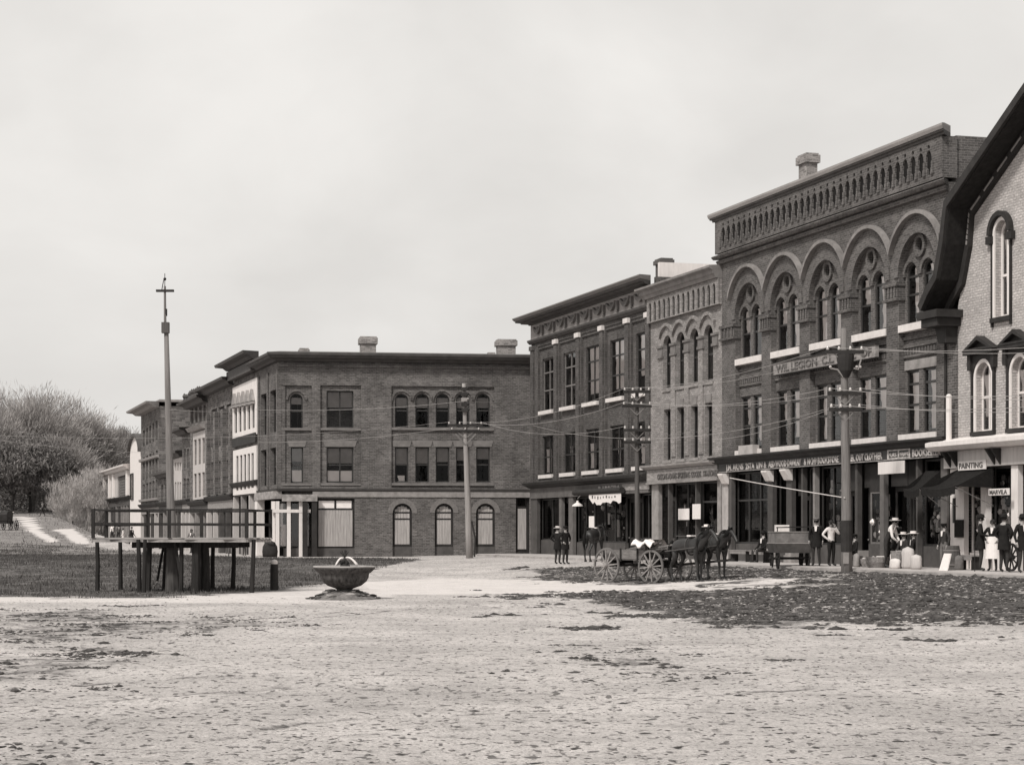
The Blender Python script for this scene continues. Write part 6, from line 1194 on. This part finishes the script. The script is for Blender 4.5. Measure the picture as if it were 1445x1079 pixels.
MB().box(-.33, 1.95, -.83, .83, 1.624, 1.66).build('lid', M('worn_edge', .25), dw)
for y in (-.75, .75): MB().bar((-.2, y, 1.66), (-.2, y, 1.86), .04).build('rail_post', OLDW, dw)
MB().bar((-.2, -.95, 1.87), (-.2, .8, 1.83), .05).build('rail', OLDW, dw)
dw.scale = (.84,)*3; bx = MB().box(-.25, .25, -.18, .18, 0, .24).build('crate', WHC, None, label='small pale crate on top of the dark delivery wagon', cat='crate'); bx.location = p+Vector((-.4, .25, 1.66*.84))
# far buggy
Yb = 188; X = (6-CX)*Yb/F; bg_ = E('buggy', 'small hooded buggy standing on the road at the left edge', 'buggy', (X, Yb, float(height(X, Yb))), R_(80))
for y in (-.75, .75):
    for x, rr in ((0, .6), (1.5, .55)): wheel(bg_, x, y, rr, OLDW, 10)
m = MB(); m.box(-.4, 1.3, -.5, .5, .7, 1.0); m.build('body', TRIM, bg_); m = MB(); m.holed([(-.5, 1.0), (.9, 1.0), (1.1, 1.9), (.6, 2.1), (-.3, 2.05), (-.6, 1.7)], [], -.55, .55, True); m.build('hood', TRIM, bg_); bg_.scale = (.85,)*3; MB().bar((1.1, -.6, 1.95), (-.7, .6, 2.0), .12).build('white_rail', WHITE, bg_)
# ---------------------------------------------------------------- signs, awnings and goods
def plate(fc, p0, p1, y0, y1, d, mat, label, cat='sign', txt=None, tm=LETK, name='sign', th=.03, size=.2):
    u0, z1 = fc.P(p0, y0, d); u1, z0 = fc.P(p1, y1, d); o = E(name, label, cat, fc.w(u0, -d), fc.rz); MB().box(0, u1-u0, 0, th, z0, z1).build('board', mat, o)
    if txt: text(txt, size, tm, o, (.08, -.012, (z0+z1)/2-size*.35), (u1-u0)*.85, depth=.006)
    return o
plate(fE, 1238, 1270, 652.5, 660, .45, WHITE, 'white notice board hung below the black shop sign', txt='CASH GROCER', size=.12) if False else None
o = plate(fE, 1239, 1276, 652, 667, .45, WHITE, 'white ragged notice board hung below the black shop sign')
plate(fF, 1352, 1391, 651, 661.5, .16, WHITE, 'pale cloth sign with dark lettering under the white shop cornice', txt='PAINTING', size=.26)
plate(fF, 1395, 1424, 689.5, 698, .35, WHITE, 'small white bracketed shop sign before the window of the cream shop', txt='MARVILA', size=.2)
plate(fF, 1346.5, 1359, 733, 758, .12, BLK, 'dark cloth hung on the white pilaster', 'cloth', name='hanging_cloth')
u0, z1 = fC.P(831, 698, .35); u1, z0 = fC.P(876, 709, .35); o = E('banner', 'torn white cloth banner under the rolled awning', 'banner', fC.w(u0, -.35), fC.rz); n = 16
bl = [((u1-u0)*t/n, z0+random.uniform(-.1, .22)+(.12 if t in (0, n) else 0)) for t in range(n+1)]; m = MB(); m.holed(bl+[(u1-u0, z1), (0, z1)], [], 0, .02, True); m.build('cloth', WHC, o)
for t in range(9): x = .5+(u1-u0-1)*t/9; MB().box(x, x+random.uniform(.08, .2), -.012, -.002, (z0+z1)/2+random.uniform(-.02, .05), (z0+z1)/2+random.uniform(.1, .2)).build('painted_stroke', LETK, o)
for k, (a, b, t, c) in enumerate(((838, 846, 703, 707), (850, 856, 701, 708), (860, 868, 703, 706))): pass
plate(fD, 957, 972, 717.5, 733, .22, WHC, 'left one of two white posters in the dark shop window of the buff block', 'poster', name='poster')
plate(fD, 977, 988, 711, 732, .22, WHC, 'right one of two white posters in the dark shop window of the buff block', 'poster', name='poster')
plate(fC, 831, 838, 728, 744, .2, WHC, 'small white card in the shop window behind the far horse', 'card', name='card')
plate(fE, 1040.5, 1060, 640, 630, .1, GSTONE, 'x', 'x') if False else None
o = plate(fE, 1042, 1062, 629, 643, .25, M('pale_box', .4), 'pale wooden box standing on the sill above the black shop sign', 'box', name='window_box', th=.3)
u0 = fC.P(811, d=.3); u1 = fC.P(878, d=.3); zz_ = fC.P(845, 693, .3)[1]; o = MB().tube([(0, 0, 0), (u1-u0, 0, .0)], .16, 10).build('rolled_awning', CHAR, None, label='dark rolled awning above the shop window of the swag-frieze block', cat='awning'); o.location = fC.w(u0, -.3, zz_); o.rotation_euler.z = fC.rz
u0 = fF.P(1352); u1 = fF.P(1402); aw = E('awning', 'black shop awning sagging out over the door at the joint of dark and cream brick', 'awning', fF.w(u0), fF.rz); m = MB(); n = 10; v = []
for i in range(n+1):
    for j in range(7): t = j/6; v.append(((u1-u0)*i/n, -1.4*t, 3.38-.62*t-.2*math.sin(t*math.pi)-.1*math.sin(i/n*math.pi)*t))
m.add(v, [(i*7+j, (i+1)*7+j, (i+1)*7+j+1, i*7+j+1) for i in range(n) for j in range(6)])
for i in range(n): m.add([v[i*7+6], v[(i+1)*7+6], (v[(i+1)*7+6][0], -1.41, v[(i+1)*7+6][2]-.28), (v[i*7+6][0], -1.41, v[i*7+6][2]-.25)], [(0, 1, 2, 3)])
for sx in (0, (u1-u0)): m.add([(sx, 0, 3.38), (sx, -1.4, 2.74), (sx, -.0, 2.7)], [(0, 1, 2)])
m.build('canvas', BLK, aw); MB().bar((0, -1.4, 2.72), (0, 0, 2.1), .02).build('arm', METAL, aw); MB().bar((u1-u0, -1.4, 2.72), (u1-u0, 0, 2.1), .02).build('arm', METAL, aw)
aw2 = copytree(aw); aw2.location = fE.w(fE.P(1306)); aw2.rotation_euler.z = fE.rz; aw2.scale = (.48, .6, 1); aw2['label'] = 'smaller black awning over the goods window at the right end of the arched block'
lp = fC.w(fC.P(815, d=.5), -.5); ls_ = E('shop_lamp', 'white shaded lamp hanging before the doorway of the swag-frieze block', 'lamp', lp, fC.rz); z = fC.P(815, 714, .5)[1]; MB().lathe([(.3, 0), (.26, .08), (.07, .2), (.05, .3)], 14, (0, 0, z)).build('shade', WHITE, ls_); MB().tube([(0, 0, z+.4), (0, .5, z+.9)], .02, 5).build('hanger', METAL, ls_)
goods(fE, fE.P(1297.5), fE.P(1327), .95, 2.6, .42, 90, 'mixed small goods behind the right-hand shop window of the arched block')
goods(fE, fE.P(1220.5), fE.P(1241), .9, 2.5, .42, 40, 'bright wares behind the narrow framed window of the arched block', (.05, .16))
goods(fE, fE.P(1152), fE.P(1184), .9, 3.4, .5, 30, 'hanging wares in the dark shop behind the white-shirted man', (.05, .14))
goods(fF, fF.P(1362.5), fF.P(1383), .7, 2.4, .42, 110, 'crowded wares behind the narrow window of the white shop front', (.04, .12))
goods(fF, fF.P(1394.5), fF.P(1426), .7, 3.1, .42, 90, 'wares behind the broad window of the white shop front', (.04, .12))
goods(fD, fD.P(948), fD.P(980), 1.0, 3.2, .42, 18, 'small lamps and wares in the window of the buff block', (.04, .1))
goods(fC, fC.P(812), fC.P(870), .9, 2.6, .42, 30, 'dim wares behind the wide window of the swag-frieze block', (.05, .2))
def sack(fc, px, d, h, w, label, mat=CREAM, name='sack'):
    o = E(name, label, 'sack', on(fc, px, d), fc.rz+random.uniform(-.3, .3)); m = MB(); n = 14; m.lathe([(w*.4, 0), (w*.5, h*.12), (w*.47, h*.45), (w*.49, h*.72), (w*.4, h*.9), (w*.12, h*.97), (w*.03, h)], n, sy=.62)
    m.v = [(x*(1+random.uniform(-.08, .08)), y*(1+random.uniform(-.08, .08)), z) for x, y, z in m.v]; m.build('bag', mat, o, smooth=True); m = MB(); m.lathe([(w*.21, h*.90), (w*.215, h*.93)], 10, sy=.7, cap=False); m.build('tie', OLDW, o); return o
sack(fE, 1281, 1.7, .75, .55, 'tall white flour sack beside the seated men, leftmost'); sack(fE, 1292.5, 1.9, .5, .5, 'short white flour sack at the right of the seated men'); sack(fE, 1263, 1.9, .35, .5, 'low pale sack lying at the feet of the bending man', STRAW)
sack(fE, 1209, 1.9, .5, .4, 'small pale sack by the column right of the stout pole', GSTONE); sack(fF, 1352, 1.2, .5, .5, 'grey lumpy sack against the white pilaster', GRYC)
o = E('leaning_board', 'pale blank board leaning beside the boy', 'board', on(fF, 1330.5, 2.1), fF.rz); MB().add([(-.27, 0, 0), (.27, 0, 0), (.22, .16, .55), (-.22, .16, .55), (-.27, .04, 0), (.27, .04, 0), (.22, .2, .55), (-.22, .2, .55)], [(0, 1, 2, 3), (5, 4, 7, 6), (1, 5, 6, 2), (4, 0, 3, 7), (3, 2, 6, 7), (0, 4, 5, 1)]).build('panel', WHC, o); MB().bar((-.2, .3, 0), (-.15, .19, .5), .03).build('prop', OLDW, o)
def basket(fc, px, d, r, h, label):
    o = E('basket', label, 'basket', on(fc, px, d), fc.rz); m = MB(); m.lathe([(r*.75, 0), (r*.95, h*.5), (r, h), (r*.92, h), (r*.7, .03)], 16, cap=False); m.build('bowl', M('woven_basket', .22, .9, .4, scale=14), o); m = MB()
    for t in range(14): a = random.uniform(0, 6.28); q = random.uniform(0, r*.7); m.ball((q*math.cos(a), q*math.sin(a), h*.9), .07, 6, 4)
    m.build('produce', STRAW, o, kind='stuff') ; return o
basket(fE, 1238, 1.8, .42, .38, 'wide woven basket of produce under the framed window'); basket(fE, 1269, 1.6, .3, .6, 'tall woven basket at the knees of the seated man'); basket(fE, 1226, 1.6, .3, .3, 'small woven basket nearest the stout pole')
def bench(fc, p0, p1, d, label):
    u0, u1 = fc.P(p0, d=d), fc.P(p1, d=d); w = u1-u0; o = E('bench', label, 'bench', fc.w(u0, -d, -.004), fc.rz)
    for k in range(3): MB().box(0, w, -.2+.14*k, -.08+.14*k, .45, .49).build('seat_plank', M('grey_bench_board', .22), o)
    for x in (.1, w-.18): MB().box(x, x+.08, -.15, .18, 0, .445).build('leg', OLDW, o)
    MB().box(.1, w-.1, -.19, -.165, .33, .445).build('apron_board', M('grey_bench_board', .22), o)
bench(fE, 1034, 1059, .7, 'long plank bench along the shop front left of the white capitals'); bench(fE, 1062, 1084, .9, 'plank bench under the man in black'); bench(fF, 1353, 1380, .9, 'low white bench under the narrow window of the white shop')
for i, (px, d) in enumerate(((1275, 1.15), (1289, 1.15), (1206, 1.35))):
    o = E('crate', ['wooden crate under the left seated man', 'wooden crate under the right seated man', 'wooden crate under the crouched dark figure'][i], 'crate', on(fE, px, d-.05), fE.rz)
    for k in range(3): MB().box(-.25, .25, -.2, .2, .13*k, .13*k+.12).build('slat', WGN, o)
cw = E('cart_wheel', 'loose spoked wheel leaning behind the men at the white shop', 'wheel', on(fF, 1427, .8), fF.rz); wheel(cw, 0, 0, .45, OLDW, 10)
wb = E('barrel', 'upright wooden barrel beside the boy at the dark pilaster', 'barrel', on(fF, 1343, 1.3), 0); MB().lathe([(.24, 0), (.3, .4), (.25, .8), (.22, .8), (.2, .76)], 16).build('staves', BARK, wb)
for z in (.15, .62): MB().lathe([(.285, z), (.285, z+.04)], 16, cap=False).build('hoop', METAL, wb)
